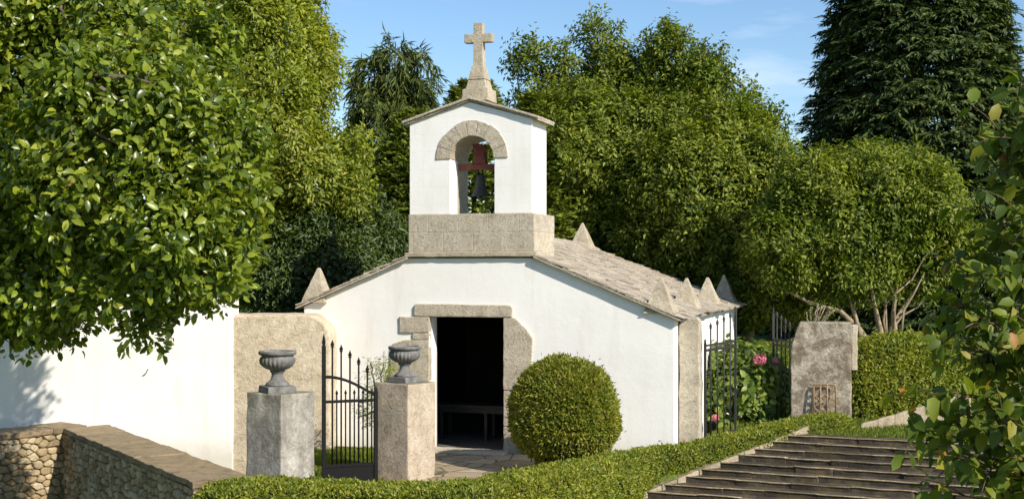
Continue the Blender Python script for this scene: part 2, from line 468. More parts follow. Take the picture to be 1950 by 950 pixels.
def paving_mat():
    m, nt, b, _ = new_mat('flagstones')
    tc = nt.nodes.new('ShaderNodeTexCoord')
    v1 = nnode(nt, 'ShaderNodeTexVoronoi', Scale=2.1); v1.feature = 'DISTANCE_TO_EDGE'
    v2 = nnode(nt, 'ShaderNodeTexVoronoi', Scale=2.1)
    for v in (v1, v2): nt.links.new(tc.outputs['Object'], v.inputs['Vector'])
    sep = nt.nodes.new('ShaderNodeSeparateColor'); nt.links.new(v2.outputs['Color'], sep.inputs[0])
    c = ramp(nt, sep.outputs[0], [(0, (0.27, 0.21, 0.14)), (0.5, (0.36, 0.29, 0.20)), (1, (0.45, 0.37, 0.27))])
    c = mixc(nt, 0.6, c, ramp(nt, noise(nt, 9, 8, 0.7), [(0.3, (0.5, 0.48, 0.44)), (0.65, (1.1, 1.1, 1.05))]), 'MULTIPLY')
    mo = ramp(nt, v1.outputs['Distance'], [(0.015, (1, 1, 1)), (0.045, (0, 0, 0))])
    c = mixc(nt, mo, c, (0.085, 0.075, 0.035))
    nt.links.new(c, b.inputs['Base Color']); b.inputs['Roughness'].default_value = 0.9
    bump(nt, b, math2(nt, 'ADD', v1.outputs['Distance'], math2(nt, 'MULTIPLY', noise(nt, 22, 6), 0.3)), 0.5, 0.03)
    return m


M['lawn'] = ground_mat()
M['paving'] = paving_mat()

# ------------------------------------------------------------------ layout
TH = R(17.5)
CH = Vector((-0.55, 22.0, 0))                 # middle of the chapel front
rdir = Vector((math.cos(TH), -math.sin(TH), 0)); ndir = Vector((math.sin(TH), math.cos(TH), 0))
HALF, DEEP = 3.41, 7.98
S0 = Vector((2.10, 19.4, -0.28)); SD = Vector((2.76, 1.6, 0.76))     # left edge of the stairs, foot to head
SE = Vector((0.921, -0.39, 0))                # along a step


def ground_z(x, y):
    z = 0.0
    def ss(a, b, t):
        t = min(1, max(0, (t - a) / (b - a))); return t * t * (3 - 2 * t)
    # right-hand garden lies a little higher, and the land climbs behind
    z += 0.25 * ss(21.5, 23.0, y) * ss(2.6, 3.4, x - 0.3153 * (y - 21))
    z += 0.85 * ss(27, 37, y) + 1.2 * ss(40, 80, y) + 9 * ss(90, 320, y)
    q = Vector((x, y, 0)) - CH
    u, w = q.dot(rdir), q.dot(ndir)
    if -HALF - .1 < u < HALF + .1 and -0.05 < w < DEEP + .1: z = -0.12
    # right of the stairs' edge: cut for the steps
    d = Vector((x, y, 0)) - Vector((S0.x, S0.y, 0))
    t = (d.x * SE.y - d.y * SE.x) / (SD.x * SE.y - SD.y * SE.x)
    s = (d - Vector((SD.x, SD.y, 0)) * t).dot(SE)
    if s > -0.02 and t < 1.0: z = min(z, S0.z + SD.z * max(t, -1.5) - 0.25)
    if s > -0.02 and 1.0 <= t < 3: z = max(z, .43)
    # lower yard left of the gate, in front of the white wall and outside the low wall
    if x < -3.9 and y < 22.4: z = min(z, -1.0 * ss(3.9, 4.25, -x))
    if y < 15.2: z = min(z, -0.35 * ss(15.2, 14, y) if y > 14 else -0.35)
    return z - 0.015


def build_ground():
    xs = list(np.unique(np.concatenate([np.linspace(-900, -60, 12), np.linspace(-60, -12, 13), np.linspace(-12, 12, 97), np.linspace(12, 60, 13), np.linspace(60, 900, 12)])))
    ys = list(np.unique(np.concatenate([np.linspace(-300, -10, 8), np.linspace(-10, 14, 13), np.linspace(14, 34, 81), np.linspace(34, 90, 29), np.linspace(90, 1200, 14)])))
    v = [(x, y, ground_z(x, y) + 0.02 * mnoise.noise(Vector((x * .5, y * .5, 3)))) for y in ys for x in xs]
    n = len(xs)
    f = [(j * n + i, j * n + i + 1, (j + 1) * n + i + 1, (j + 1) * n + i) for j in range(len(ys) - 1) for i in range(n - 1)]
    me = bpy.data.meshes.new('ground'); me.from_pydata(v, [], f)
    me.polygons.foreach_set('use_smooth', [True] * len(f))
    tag(link('ground', me, M['lawn']), kind='structure')


build_ground()

# flagstone path from the gate to the chapel door
pm = MB()
pth = [(-3.0, 17.2), (-0.2, 16.6), (1.35, 19.2), (1.55, 21.25), (-1.95, 22.35), (-1.75, 19.9), (-2.2, 18.9)]
pm.add([(x, y, 0.03) for x, y in pth] + [(x, y, -0.05) for x, y in pth], [tuple(range(7))] + [((i + 1) % 7, i, 7 + i, 7 + (i + 1) % 7) for i in range(7)])
tag(pm.build('path', M['paving']), kind='structure')

# ------------------------------------------------------------------ the chapel
chapel = tag(empty('chapel', CH, -TH), 'small white limewashed chapel with stone slab roof, bell tower and stone cross', 'chapel')
AP = -0.155; ZL, ZR, ZA = 2.52, 2.38, 3.86
DL, DR_, DT = -0.952, 0.433, 2.37
WT = 0.36
mb = MB()
mb.prism([(-HALF, 0), (DL, 0), (DL, DT), (DR_, DT), (DR_, 0), (HALF, 0), (HALF, ZR), (.98, 3.40), (-1.36, 3.40), (-HALF, ZL)], 0, WT)
mb.box(-HALF, -HALF + WT, WT, DEEP - WT, 0, ZL - .02)
mb.box(HALF - WT, HALF, WT, DEEP - WT, 0, ZR - .02)
mb.prism([(-HALF, 0), (HALF, 0), (HALF, ZR), (AP, ZA - .15), (-HALF, ZL)], DEEP - WT, DEEP)
# footing below ground
wall = mb.build('wall', M['plaster'], chapel, bevel=0.012, seg=2)
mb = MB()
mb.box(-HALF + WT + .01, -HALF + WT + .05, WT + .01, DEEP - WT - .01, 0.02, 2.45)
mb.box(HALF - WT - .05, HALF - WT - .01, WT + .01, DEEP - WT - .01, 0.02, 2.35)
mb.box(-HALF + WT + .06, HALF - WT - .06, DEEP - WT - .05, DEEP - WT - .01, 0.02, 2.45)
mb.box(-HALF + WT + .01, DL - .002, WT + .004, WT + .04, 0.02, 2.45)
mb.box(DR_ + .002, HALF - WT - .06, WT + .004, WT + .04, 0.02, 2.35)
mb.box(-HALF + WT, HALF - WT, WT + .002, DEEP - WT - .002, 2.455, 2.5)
mb.build('shade_lining', M['interior'], chapel)  # added dark lining that keeps the room in shade
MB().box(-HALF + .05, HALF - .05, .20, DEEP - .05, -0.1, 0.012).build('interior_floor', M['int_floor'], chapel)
# doorway of dressed stone
dw = empty('doorway', (0, 0, 0), 0, chapel)
sb = lambda x0, x1, y0, y1, z0, z1: MB().box(x0, x1, y0, y1, z0, z1)
MB().prism([(-1.235, 2.375), (0.596, 2.375), (0.596, 2.54), (0.56, 2.585), (-1.21, 2.60), (-1.235, 2.56)], -0.045, 0.10).build('lintel', M['granite'], dw, bevel=.018, rough=.012, cell=.1)
j = MB()
j.box(-1.52, DL + .004, -.035, .10, 2.085, 2.365)
j.box(-1.27, DL + .004, -.032, .10, 1.965, 2.075)
j.prism([(-1.72, 1.22), (DL + .004, 1.22), (DL + .004, 1.955), (-1.40, 1.955), (-1.66, 1.88)], -.038, .10)
j.box(-1.36, DL + .004, -.034, .10, .62, 1.21)
j.box(-1.62, DL + .004, -.036, .10, .0, .61)
j.build('jamb', M['granite'], dw, bevel=.018, rough=.012, cell=.1)
j = MB()
j.prism([(DR_ - .004, 1.12), (.90, 1.12), (.94, 1.6), (.95, 2.02), (.86, 2.17), (.64, 2.365), (DR_ - .004, 2.365)], -.04, .10)
j.box(DR_ - .004, .90, -.036, .10, .5, 1.11)
j.box(DR_ - .004, .98, -.042, .10, .0, .49)
j.build('jamb', M['granite'], dw, bevel=.018, rough=.012, cell=.1)
MB().box(DL - .12, DR_ + .1, -.42, .18, -.08, .055).build('threshold', M['granite'], dw, bevel=.02, rough=.012, cell=.12)

# roof: base sheets and overlapping stone slabs
rf = MB()
OV = 0.12


def roof_pt(side, s, y):
    """s 0 at ridge .. 1 at eave overhang; height of the roof deck"""
    sag = -0.17 * y / DEEP
    zr = ZA + .045 + sag
    if side > 0: ue, ze = HALF + OV, ZR + .045 - (ZA - ZR) / (HALF - AP) * OV
    else: ue, ze = -HALF - OV, ZL + .045 - (ZA - ZL) / (HALF + AP) * OV
    return Vector((AP + (ue - AP) * s, y, zr + (ze - zr) * s))


for side in (1, -1):
    s_cut = ((.99 - AP) / (HALF + OV - AP)) if side > 0 else ((1.345 + AP) / (HALF + OV + AP))
    a, b_, c, d = roof_pt(side, s_cut, -.10), roof_pt(side, 1, -.10), roof_pt(side, 1, 1.285), roof_pt(side, s_cut, 1.285)
    rf.hexa([v + Vector((0, 0, -.03)) for v in (a, b_, c, d)], [a, b_, c, d])
    a, b_, c, d = roof_pt(side, 0, 1.285), roof_pt(side, 1, 1.285), roof_pt(side, 1, DEEP + .12), roof_pt(side, 0, DEEP + .12)
    dn = Vector((0, 0, -.03))
    rf.hexa([a + dn, b_ + dn, c + dn, d + dn], [a, b_, c, d])
    rows = 17
    L = (b_ - a).length
    slope = (b_ - a).normalized()
    nrm = slope.cross(Vector((0, 1, 0))); nrm = nrm if nrm.z > 0 else -nrm
    for r_ in range(rows):
        s1 = 1.0 + .012 - r_ / rows
        y = -.115 + random.uniform(0, .02)
        while y < DEEP + .1:
            w = random.uniform(.22, .55)
            y1 = min(y + w, DEEP + .15)
            sa = min(1.03, s1 + random.uniform(-.012, .012)); sb_ = max(0.0, s1 - 1.55 / rows)
            if y < 1.26 and y1 > 1.26: y1 = 1.262
            if y < 1.25:
                if s_cut > sa - .02:
                    y = y1; continue
                sb_ = max(sb_, s_cut)
            th = random.uniform(.016, .032)
            p0, p1 = roof_pt(side, sa, y + .006), roof_pt(side, sa, y1 - .006)
            p2, p3 = roof_pt(side, sb_, y1 - .006), roof_pt(side, sb_, y + .006)
            lift = nrm * (random.uniform(.018, .045)); low = nrm * .003
            k = random.uniform(-.02, .02)
            p0 = p0 + slope * k; p1 = p1 + slope * random.uniform(-.03, .02)
            bt = [p0 + lift, p1 + lift * random.uniform(.8, 1.2), p2 + low, p3 + low]
            rf.hexa(bt, [q + nrm * th for q in bt])
            y = y1
# ridge slabs
y = 1.29
while y < DEEP + .1:
    w = random.uniform(.35, .6)
    zz = ZA + .10 - .17 * y / DEEP
    rf.add([(AP - .3, y, zz - .11), (AP, y, zz + .03), (AP + .3, y, zz - .11), (AP - .3, y + w, zz - .11), (AP, y + w, zz + .03), (AP + .3, y + w, zz - .11),
            (AP - .3, y, zz - .15), (AP + .3, y, zz - .15), (AP - .3, y + w, zz - .15), (AP + .3, y + w, zz - .15)],
           [(0, 1, 4, 3), (1, 2, 5, 4), (6, 0, 3, 8), (2, 7, 9, 5), (0, 6, 7, 2, 1), (3, 4, 5, 9, 8)])
    y += w + .006
rf.build('roof', M['slate'], chapel, rough=.006, cell=.3, fix=True)

# pinnacles on the eaves and the far ridge end
pin = [(HALF - .26, .20, 1), (HALF - .26, 2.75, 1), (HALF - .26, 5.35, 1), (HALF - .26, 7.78, 1), (-HALF + .22, .16, -1), (AP, 7.8, 0)]
for i, (u, y, sd) in enumerate(pin):
    s = abs((u - AP) / ((HALF + OV) - AP)) if sd >= 0 else abs((u - AP) / (-HALF - OV - AP))
    zb = roof_pt(1 if sd >= 0 else -1, s, y).z - .06
    h = [0.53, .52, .52, .56, .58, .54][i]; w = [.265, .26, .26, .265, .245, .275][i]
    m_ = MB().frustum((u, y, zb), w, w, .022, .022, h + .06)
    m_.build('pinnacle', M['granite_mossy'], chapel, bevel=.012, rough=.016, cell=.1)

# bell tower
bt = empty('bell_tower', (0, 0, 0), 0, chapel)
TX0, TX1, TD = -1.33, .94, .90
TB, TS = 3.42, 4.175
MB().box(TX0 - .012, .985, -.03, 1.28, TB, TS).build('stone_base', M['granite_block'], bt, bevel=.015, rough=.006, cell=.14)
MB().box(TX0 - .07, 1.03, -.085, -.0, 3.425, 3.50).build('ledge', M['granite_mossy'], bt, bevel=.012, rough=.010, cell=.1)
ax, az, ri, ro = -.155, 5.14, .41, .665
e0, e1, ep, eu = 5.79, 5.80, 6.13, -.195
poly_l = []
N = 18
arch = [(ax + ri * math.cos(a), az + ri * math.sin(a)) for a in [math.pi - math.pi * i / N for i in range(N + 1)]]
outl = [(TX0, TS), (ax - ri, TS)] + arch + [(ax + ri, TS), (TX1, TS), (TX1, e1), (eu, ep), (TX0, e0)]
m_ = MB().prism(outl, 0, TD)
m_.build('tower_wall', M['plaster_block'], bt, bevel=.008)
# arch ring of voussoirs
vo = MB(); nv = 9
for i in range(nv):
    a0 = math.pi * (1 - i / nv) - .006; a1 = math.pi * (1 - (i + 1) / nv) + .006
    lo = -.02 if i not in (0, nv - 1) else -.02
    ps = []
    for k in range(5):
        a = a0 + (a1 - a0) * k / 4; ps.append((ax + (ri - .012) * math.cos(a), az + (ri - .012) * math.sin(a)))
    for k in range(5):
        a = a1 + (a0 - a1) * k / 4; rr = ro * (1 + .012 * math.sin(i * 2.3)); ps.append((ax + rr * math.cos(a), az + rr * math.sin(a)))
    vo.prism(ps[::-1], -.022, .16)
vo.build('arch_ring', M['granite'], bt, bevel=.008, rough=.006, cell=.07)
# inner soffit stones behind the ring
so = MB()
for i in range(nv):
    a0 = math.pi * (1 - i / nv) - .004; a1 = math.pi * (1 - (i + 1) / nv) + .004
    ps = [(ax + (ri - .010) * math.cos(a0 + (a1 - a0) * k / 4), az + (ri - .010) * math.sin(a0 + (a1 - a0) * k / 4)) for k in range(5)]
    ps += [(ax + (ri + .02) * math.cos(a1 + (a0 - a1) * k / 4), az + (ri + .02) * math.sin(a1 + (a0 - a1) * k / 4)) for k in range(5)]
    so.prism(ps[::-1], .163, TD + .01)
so.build('arch_soffit', M['granite'], bt, rough=.005, cell=.1)
for sx in (-1, 1):
    x = ax + sx * ri
    jb = MB().box(min(x - sx * .012, x + sx * .03), max(x - sx * .012, x + sx * .03), .36, TD + .006, TS + .002, az - .004)
    jb.build('arch_jamb', M['granite'], bt, bevel=.006, rough=.006, cell=.1)
# gable coping of stone slabs
cp = MB()
for (xa, za, xb, zb) in ((TX0 - .115, e0 - .035, eu, ep + .012), (eu, ep + .012, TX1 + .13, e1 - .035)):
    n_ = 3
    for i in range(n_):
        f0, f1 = i / n_ + (.003 if i else 0), (i + 1) / n_ - .003
        p = [(xa + (xb - xa) * f, za + (zb - za) * f) for f in (f0, f1)]
        dz = random.uniform(-.006, .006)
        cp.prism([(p[0][0], p[0][1] + dz), (p[1][0], p[1][1] + dz), (p[1][0], p[1][1] + .032), (p[0][0], p[0][1] + .032)], -.05, TD + .06)
        cp.prism([(p[0][0] - .01, p[0][1] + .034 + dz), (p[1][0] + .0, p[1][1] + .034 + dz), (p[1][0], p[1][1] + .075), (p[0][0] - .01, p[0][1] + .075)], -.085, TD + .09)
cp.build('gable_coping', M['granite'], bt, bevel=.008, rough=.008, cell=.12)

# cross on its stepped pedestal
cr = empty('cross', (0, 0, 0), 0, chapel)
cx, cy = -.125, .30
pd = MB()
pd.frustum((cx, cy, 6.16), .245, .245, .235, .235, .215)
pd.frustum((cx, cy + .0, 6.378), .185, .185, .15, .15, .17)
pd.frustum((cx, cy, 6.55), .165, .165, .155, .155, .035)
pd.frustum((cx, cy, 6.587), .145, .145, .11, .11, .20)
pd.build('pedestal', M['granite_mossy'], cr, bevel=.012, rough=.010, cell=.07)
ca = MB().prism([(cx - .095, 6.785), (cx + .095, 6.785), (cx + .085, 7.205), (cx + .255, 7.21), (cx + .26, 7.365), (cx + .085, 7.36), (cx + .08, 7.555), (cx - .08, 7.56), (cx - .085, 7.36), (cx - .26, 7.365), (cx - .258, 7.21), (cx - .085, 7.205)], cy - .075, cy + .075)
ca.build('cross_shaft', M['granite'], cr, bevel=.012, rough=.008, cell=.07)

# bell, hung in the arch
bl = tag(empty('church_bell', CH + rdir * ax + ndir * .45 + Vector((0, 0, 4.5)), -TH), 'dark bronze bell hanging from a red wooden headstock in the tower arch', 'bell')
hs = MB().box(-.405, .405, -.05, .05, .475, .575)
hs.prism([(-.10, .578), (.12, .578), (.105, .70), (.09, .79), (.15, .86), (.05, .93), (-.13, .94), (-.12, .80), (-.09, .70)], -.07, .07)
hs.build('headstock', M['headstock'], bl, bevel=.01)
prof = [(.0, .40), (.055, .395), (.075, .37), (.082, .32), (.09, .24), (.105, .16), (.128, .09), (.16, .04), (.172, .015), (.17, .0), (.15, .0), (.13, .05), (.10, .12), (.085, .2)]
MB().lathe(prof, 36).build('bell_body', M['bell'], bl, smooth=True)
st = MB()
for s in (-.035, .035): st.tube([(s, 0, .385), (s * 1.3, 0, .44), (s, 0, .49)], .013, 8)
st.build('crown_staple', M['iron'], bl, smooth=True)
MB().tube([(0, 0, .30), (0, 0, .05), (0, 0, -.02)], [.012, .016, .02], 8).build('clapper', M['iron'], bl, smooth=True)


def clocal(u, w, z=0):
    return CH + rdir * u + ndir * w + Vector((0, 0, z))


# furniture seen dimly through the doorway
tb = tag(empty('wooden_table', clocal(-.55, 1.75, .012), -TH), 'long plain wooden table standing in the dark chapel doorway', 'table')
MB().box(-.85, .85, -.3, .3, .60, .65).build('table_top', M['table_wood'], tb, bevel=.006)
MB().box(-.78, .78, -.26, .26, .50, .598).build('apron', M['table_wood'], tb, bevel=.004)
for sx in (-.74, .14, .74):
    for sy in (-.23, .23):
        MB().box(sx - .03, sx + .03, sy - .03, sy + .03, 0, .498).build('leg', M['table_wood'], tb, bevel=.004)
ch = tag(empty('wooden_chair', clocal(.42, 1.28, .012), -TH + R(100)), 'dark upright wooden chair beside the table inside the chapel door', 'chair')
MB().box(-.2, .2, -.2, .2, .42, .455).build('seat', M['table_wood'], ch, bevel=.006)
for sx in (-.18, .18):
    for sy in (-.18, .18):
        MB().box(sx - .018, sx + .018, sy - .018, sy + .018, 0, .418 if sx > 0 else .90).build('leg', M['table_wood'], ch, bevel=.003)
MB().box(-.19, -.165, -.16, .16, .62, .86).build('backrest', M['table_wood'], ch, bevel=.004)
bk = tag(empty('wicker_basket', clocal(-.02, 2.35, .012), 0), 'small straw basket on the chapel floor under the table', 'basket')
MB().lathe([(.0, 0), (.11, .0), (.15, .10), (.17, .24), (.15, .24), (.13, .1), (.0, .03)], 20).build('basket_body', M['wicker'], bk, smooth=True)
MB().tube([(.16 * math.cos(a), 0, .22 + .2 * math.sin(a)) for a in [math.pi * i / 10 for i in range(11)]], .012, 6).build('handle', M['wicker'], bk, smooth=True)

# ------------------------------------------------------------------ garden walls and gate pillars
# white house wall on the left, parallel to the chapel front
ww0 = P(440, 800, 22.2); wdir = Vector((-4.5, 0.12, 0)).normalized()
ang = math.atan2(wdir.y, wdir.x)
o = MB().box(-.03, 12, -.45, 0, -1.2, 2.85)
# local +x runs left along the wall, local y- is the side seen from the court's back
w_o = o.build('white_garden_wall', M['plaster'], None, bevel=.02, rough=.006, cell=.5, nscale=1.2)
w_o.location = (ww0.x, ww0.y, 0); w_o.rotation_euler = (0, 0, ang)
tag(w_o, 'tall plain white plastered wall behind the glossy leaved tree at the left', 'wall')

# stone wall with rounded shoulder between the white wall and the chapel
sw0 = Vector((-5.05, 22.25, 0))
sw = MB()
prof = [(0, -1.2), (1.86, -1.2)] + [(1.86 - .46 + .46 * math.cos(a), 1.95 + .46 * math.sin(a)) for a in [math.pi / 2 * i / 8 for i in range(9)]] + [(0, 2.41)]
sw.prism(prof, 0, .8)
s_o = sw.build('rounded_stone_wall', M['ochre_stone'], None, bevel=.07, seg=4, rough=.02, cell=.12, smooth=True)
s_o.location = sw0; s_o.rotation_euler = (0, 0, R(-2))
tag(s_o, 'pale ochre stone wall with a rounded shoulder between white wall and chapel', 'wall')

# low rubble wall with wide coping, two arms meeting in a corner
rw = tag(empty('rubble_wall', (0, 0, 0)), 'low brown rubble stone wall with flat coping turning a corner at lower left', 'wall')
CZ = .58
A = P(122, 815, 20.9); A.z = 0
B = P(395, 928, 2.65 * 2400 / 418); B.z = 0
Lp = P(-60, 830, 19.6); Lp.z = 0
d1 = (B - A).normalized(); n1 = Vector((-d1.y, d1.x, 0)); n1 = n1 if n1.y > 0 else -n1
d2 = (A - Lp).normalized(); n2 = Vector((-d2.y, d2.x, 0)); n2 = n2 if n2.y > 0 else -n2
B2 = B - d1 * .45
W_ = .70


def slab(mb, p, q, n, w0, w1, z0, z1):
    b_ = [p + n * w0, q + n * w0, q + n * w1, p + n * w1]
    mb.hexa([v + Vector((0, 0, z0)) for v in b_], [v + Vector((0, 0, z1)) for v in b_])




def masonry(p, q, n, z0, z1, size=.17, sq=1.55):
    """core wall plus a face of separate domed stones on the side away from n"""
    mb = MB()
    slab(mb, p, q, n, .05, W_, -1.3, CZ - .084)
    ncore = len(mb.f)
    t = (q - p).normalized(); L = (q - p).length; H = (z1 - z0) * sq
    rs = random.Random(int(L * 100))
    nx, ny = int(L / size) + 2, int(H / size) + 2
    seeds = [((i + .5 + (.25 if j % 2 else -.25) + rs.uniform(-.38, .38)) * size - size * .5, (j + .5 + rs.uniform(-.34, .34)) * size - size * .5) for j in range(ny + 1) for i in range(nx + 1)]
    for k, (sx, sy) in enumerate(seeds):
        poly = [(sx - size * 1.3, sy - size * 1.3), (sx + size * 1.3, sy - size * 1.3), (sx + size * 1.3, sy + size * 1.3), (sx - size * 1.3, sy + size * 1.3)]
        for m, (ox, oy) in enumerate(seeds):
            if m == k or abs(ox - sx) > 3 * size or abs(oy - sy) > 3 * size: continue
            mx_, my_ = (sx + ox) / 2, (sy + oy) / 2; dx, dy = ox - sx, oy - sy
            new = []
            for i in range(len(poly)):
                a, b_ = poly[i], poly[(i + 1) % len(poly)]
                da = (a[0] - mx_) * dx + (a[1] - my_) * dy; db = (b_[0] - mx_) * dx + (b_[1] - my_) * dy
                if da <= 0: new.append(a)
                if da * db < 0:
                    f = da / (da - db); new.append((a[0] + (b_[0] - a[0]) * f, a[1] + (b_[1] - a[1]) * f))
            poly = new
            if len(poly) < 3: break
        if len(poly) < 3: continue
        poly = [(min(max(x, 0), L), min(max(y, 0), H)) for x, y in poly]
        cx_, cy_ = sum(x for x, _ in poly) / len(poly), sum(y for _, y in poly) / len(poly)
        sm = []
        for i in range(len(poly)):
            a, b_ = poly[i], poly[(i + 1) % len(poly)]
            sm += [(a[0] * .78 + b_[0] * .22, a[1] * .78 + b_[1] * .22), (a[0] * .5 + b_[0] * .5 + rs.uniform(-.004, .004), a[1] * .5 + b_[1] * .5 + rs.uniform(-.004, .004)), (a[0] * .22 + b_[0] * .78, a[1] * .22 + b_[1] * .78)]
        up = rs.uniform(.035, .075); tx, ty = rs.uniform(-.02, .02), rs.uniform(-.02, .02)
        rings = [(.94, -.03), (.92, up * .55), (.80, up * .9), (.45, up * 1.06)]
        base = len(mb.v); ns = len(sm)
        for sc, h in rings:
            for x, y in sm:
                u, v = cx_ + (x - cx_) * sc, cy_ + (y - cy_) * sc
                hh = h + (u - cx_) * tx / size + (v - cy_) * ty / size + (rs.uniform(-.005, .005) if h > 0 else 0)
                w = p + t * u + n * (.05 - hh)
                mb.v.append((w.x, w.y, z0 + v / sq))
        for r_ in range(len(rings) - 1):
            for i in range(ns):
                i2 = (i + 1) % ns
                mb.f.append((base + r_ * ns + i, base + r_ * ns + i2, base + (r_ + 1) * ns + i2, base + (r_ + 1) * ns + i))
        mb.f.append(tuple(base + (len(rings) - 1) * ns + i for i in range(ns)))
    o = mb.build('wall', M['rubble'], rw)
    o.data.materials.append(M['mortar'])
    for i in range(ncore): o.data.polygons[i].material_index = 1
    return o


masonry(A, B2, n1, -.75, CZ - .09)
masonry(Lp, A + d2 * .02, n2, -.75, CZ - .09)
m_ = MB()
ln = (B2 - A).length; x = 0
while x < ln - .05:
    w = min(random.uniform(.55, .95), ln - x)
    slab(m_, A + d1 * (x + .004), A + d1 * (x + w - .004), n1, -.02, W_ + .05, CZ - .085 + random.uniform(0, .006), CZ + random.uniform(-.008, .008)); x += w
m_.build('coping', M['coping'], rw, bevel=.014, rough=.014, cell=.12)
m_ = MB()
ln = (A - Lp).length + .42; x = 0
while x < ln - .05:
    w = min(random.uniform(.55, .95), ln - x)
    slab(m_, Lp + d2 * (x + .004), Lp + d2 * (x + w - .004), n2, -.02, W_ + .05, CZ - .087 + random.uniform(0, .006), CZ + .004 + random.uniform(-.008, .008)); x += w
m_.build('coping', M['coping'], rw, bevel=.014, rough=.014, cell=.12)

# gate pillars with urns
PA = R(34)


def pillar(px, top_py, d, w, mat, label, wl=None):
    c = P(px, 0, d); c.z = 0
    # the near corner is at c; faces run back-left and back-right
    e1 = Vector((math.cos(R(56)), math.sin(R(56)), 0)); e2 = Vector((-math.cos(R(34)), math.sin(R(34)), 0))
    top = EYE - (top_py - 510) / 2400 * (d + .3)
    base = c + (e1 + e2) * (w / 2)
    o = tag(empty('gate_pillar', base, R(56)), label, 'pillar', 'stone pillars either side of the iron garden gate')
    h = w / 2
    mb = MB().box(-h, h, -h, h, -1.0, top)
    mb.build('shaft', mat, o, bevel=.02, rough=.014, cell=.11)
    return o, base, top


p1, pb1, pt1 = pillar(535, 748, 16.9, .655, M['grey_stone'], 'dark stained grey stone gate pillar at the end of the rubble wall')
p2, pb2, pt2 = pillar(777, 729, 18.8, .67, M['pillar_stone'], 'pinkish beige stone gate pillar with a bright sunlit side before the chapel door')


def urn(base, scale, rz, label):
    o = tag(empty('stone_urn', base, rz), label, 'urn', 'grey stone urns on the gate pillars')
    MB().frustum((0, 0, 0), .2 * scale, .2 * scale, .193 * scale, .193 * scale, .085 * scale).build('plinth', M['urn'], o, bevel=.008, rough=.005, cell=.08)
    s = scale
    MB().lathe([(a * s, z * s) for a, z in [(.0, .086), (.155, .086), (.16, .10), (.15, .122), (.12, .14), (.095, .165), (.08, .2), (.076, .24), (.085, .262), (.10, .27), (.10, .285), (.07, .29)]], 40).build('stem', M['urn'], o, smooth=True)

    def fl(a, z):
        zz = z / s
        if zz < .30 or zz > .475: return 1
        k = min(1, (zz - .30) / .04) * min(1, (.475 - zz) / .03)
        return 1 + .085 * k * (abs(math.cos(a * 12)) - .5)
    pr = [(.06, .288), (.10, .292), (.15, .312), (.195, .345), (.222, .38), (.232, .42), (.226, .455), (.212, .476), (.208, .482), (.215, .487), (.238, .497), (.25, .512), (.252, .53), (.243, .545), (.225, .55), (.205, .545), (.19, .52), (.17, .47), (.1, .40), (.0, .38)]
    MB().lathe([(a * s, z * s) for a, z in pr], 96, flute=fl).build('bowl', M['urn'], o, smooth=True)
    return o


urn(pb1 + Vector((-.04, -.02, pt1 + .002)), 1.03, R(30), 'grey fluted urn on the dark stained pillar beside the rubble wall')
urn(pb2 + Vector((.0, .0, pt2 + .002)), 1.0, R(52), 'grey fluted urn on the pinkish beige pillar next to the chapel door')


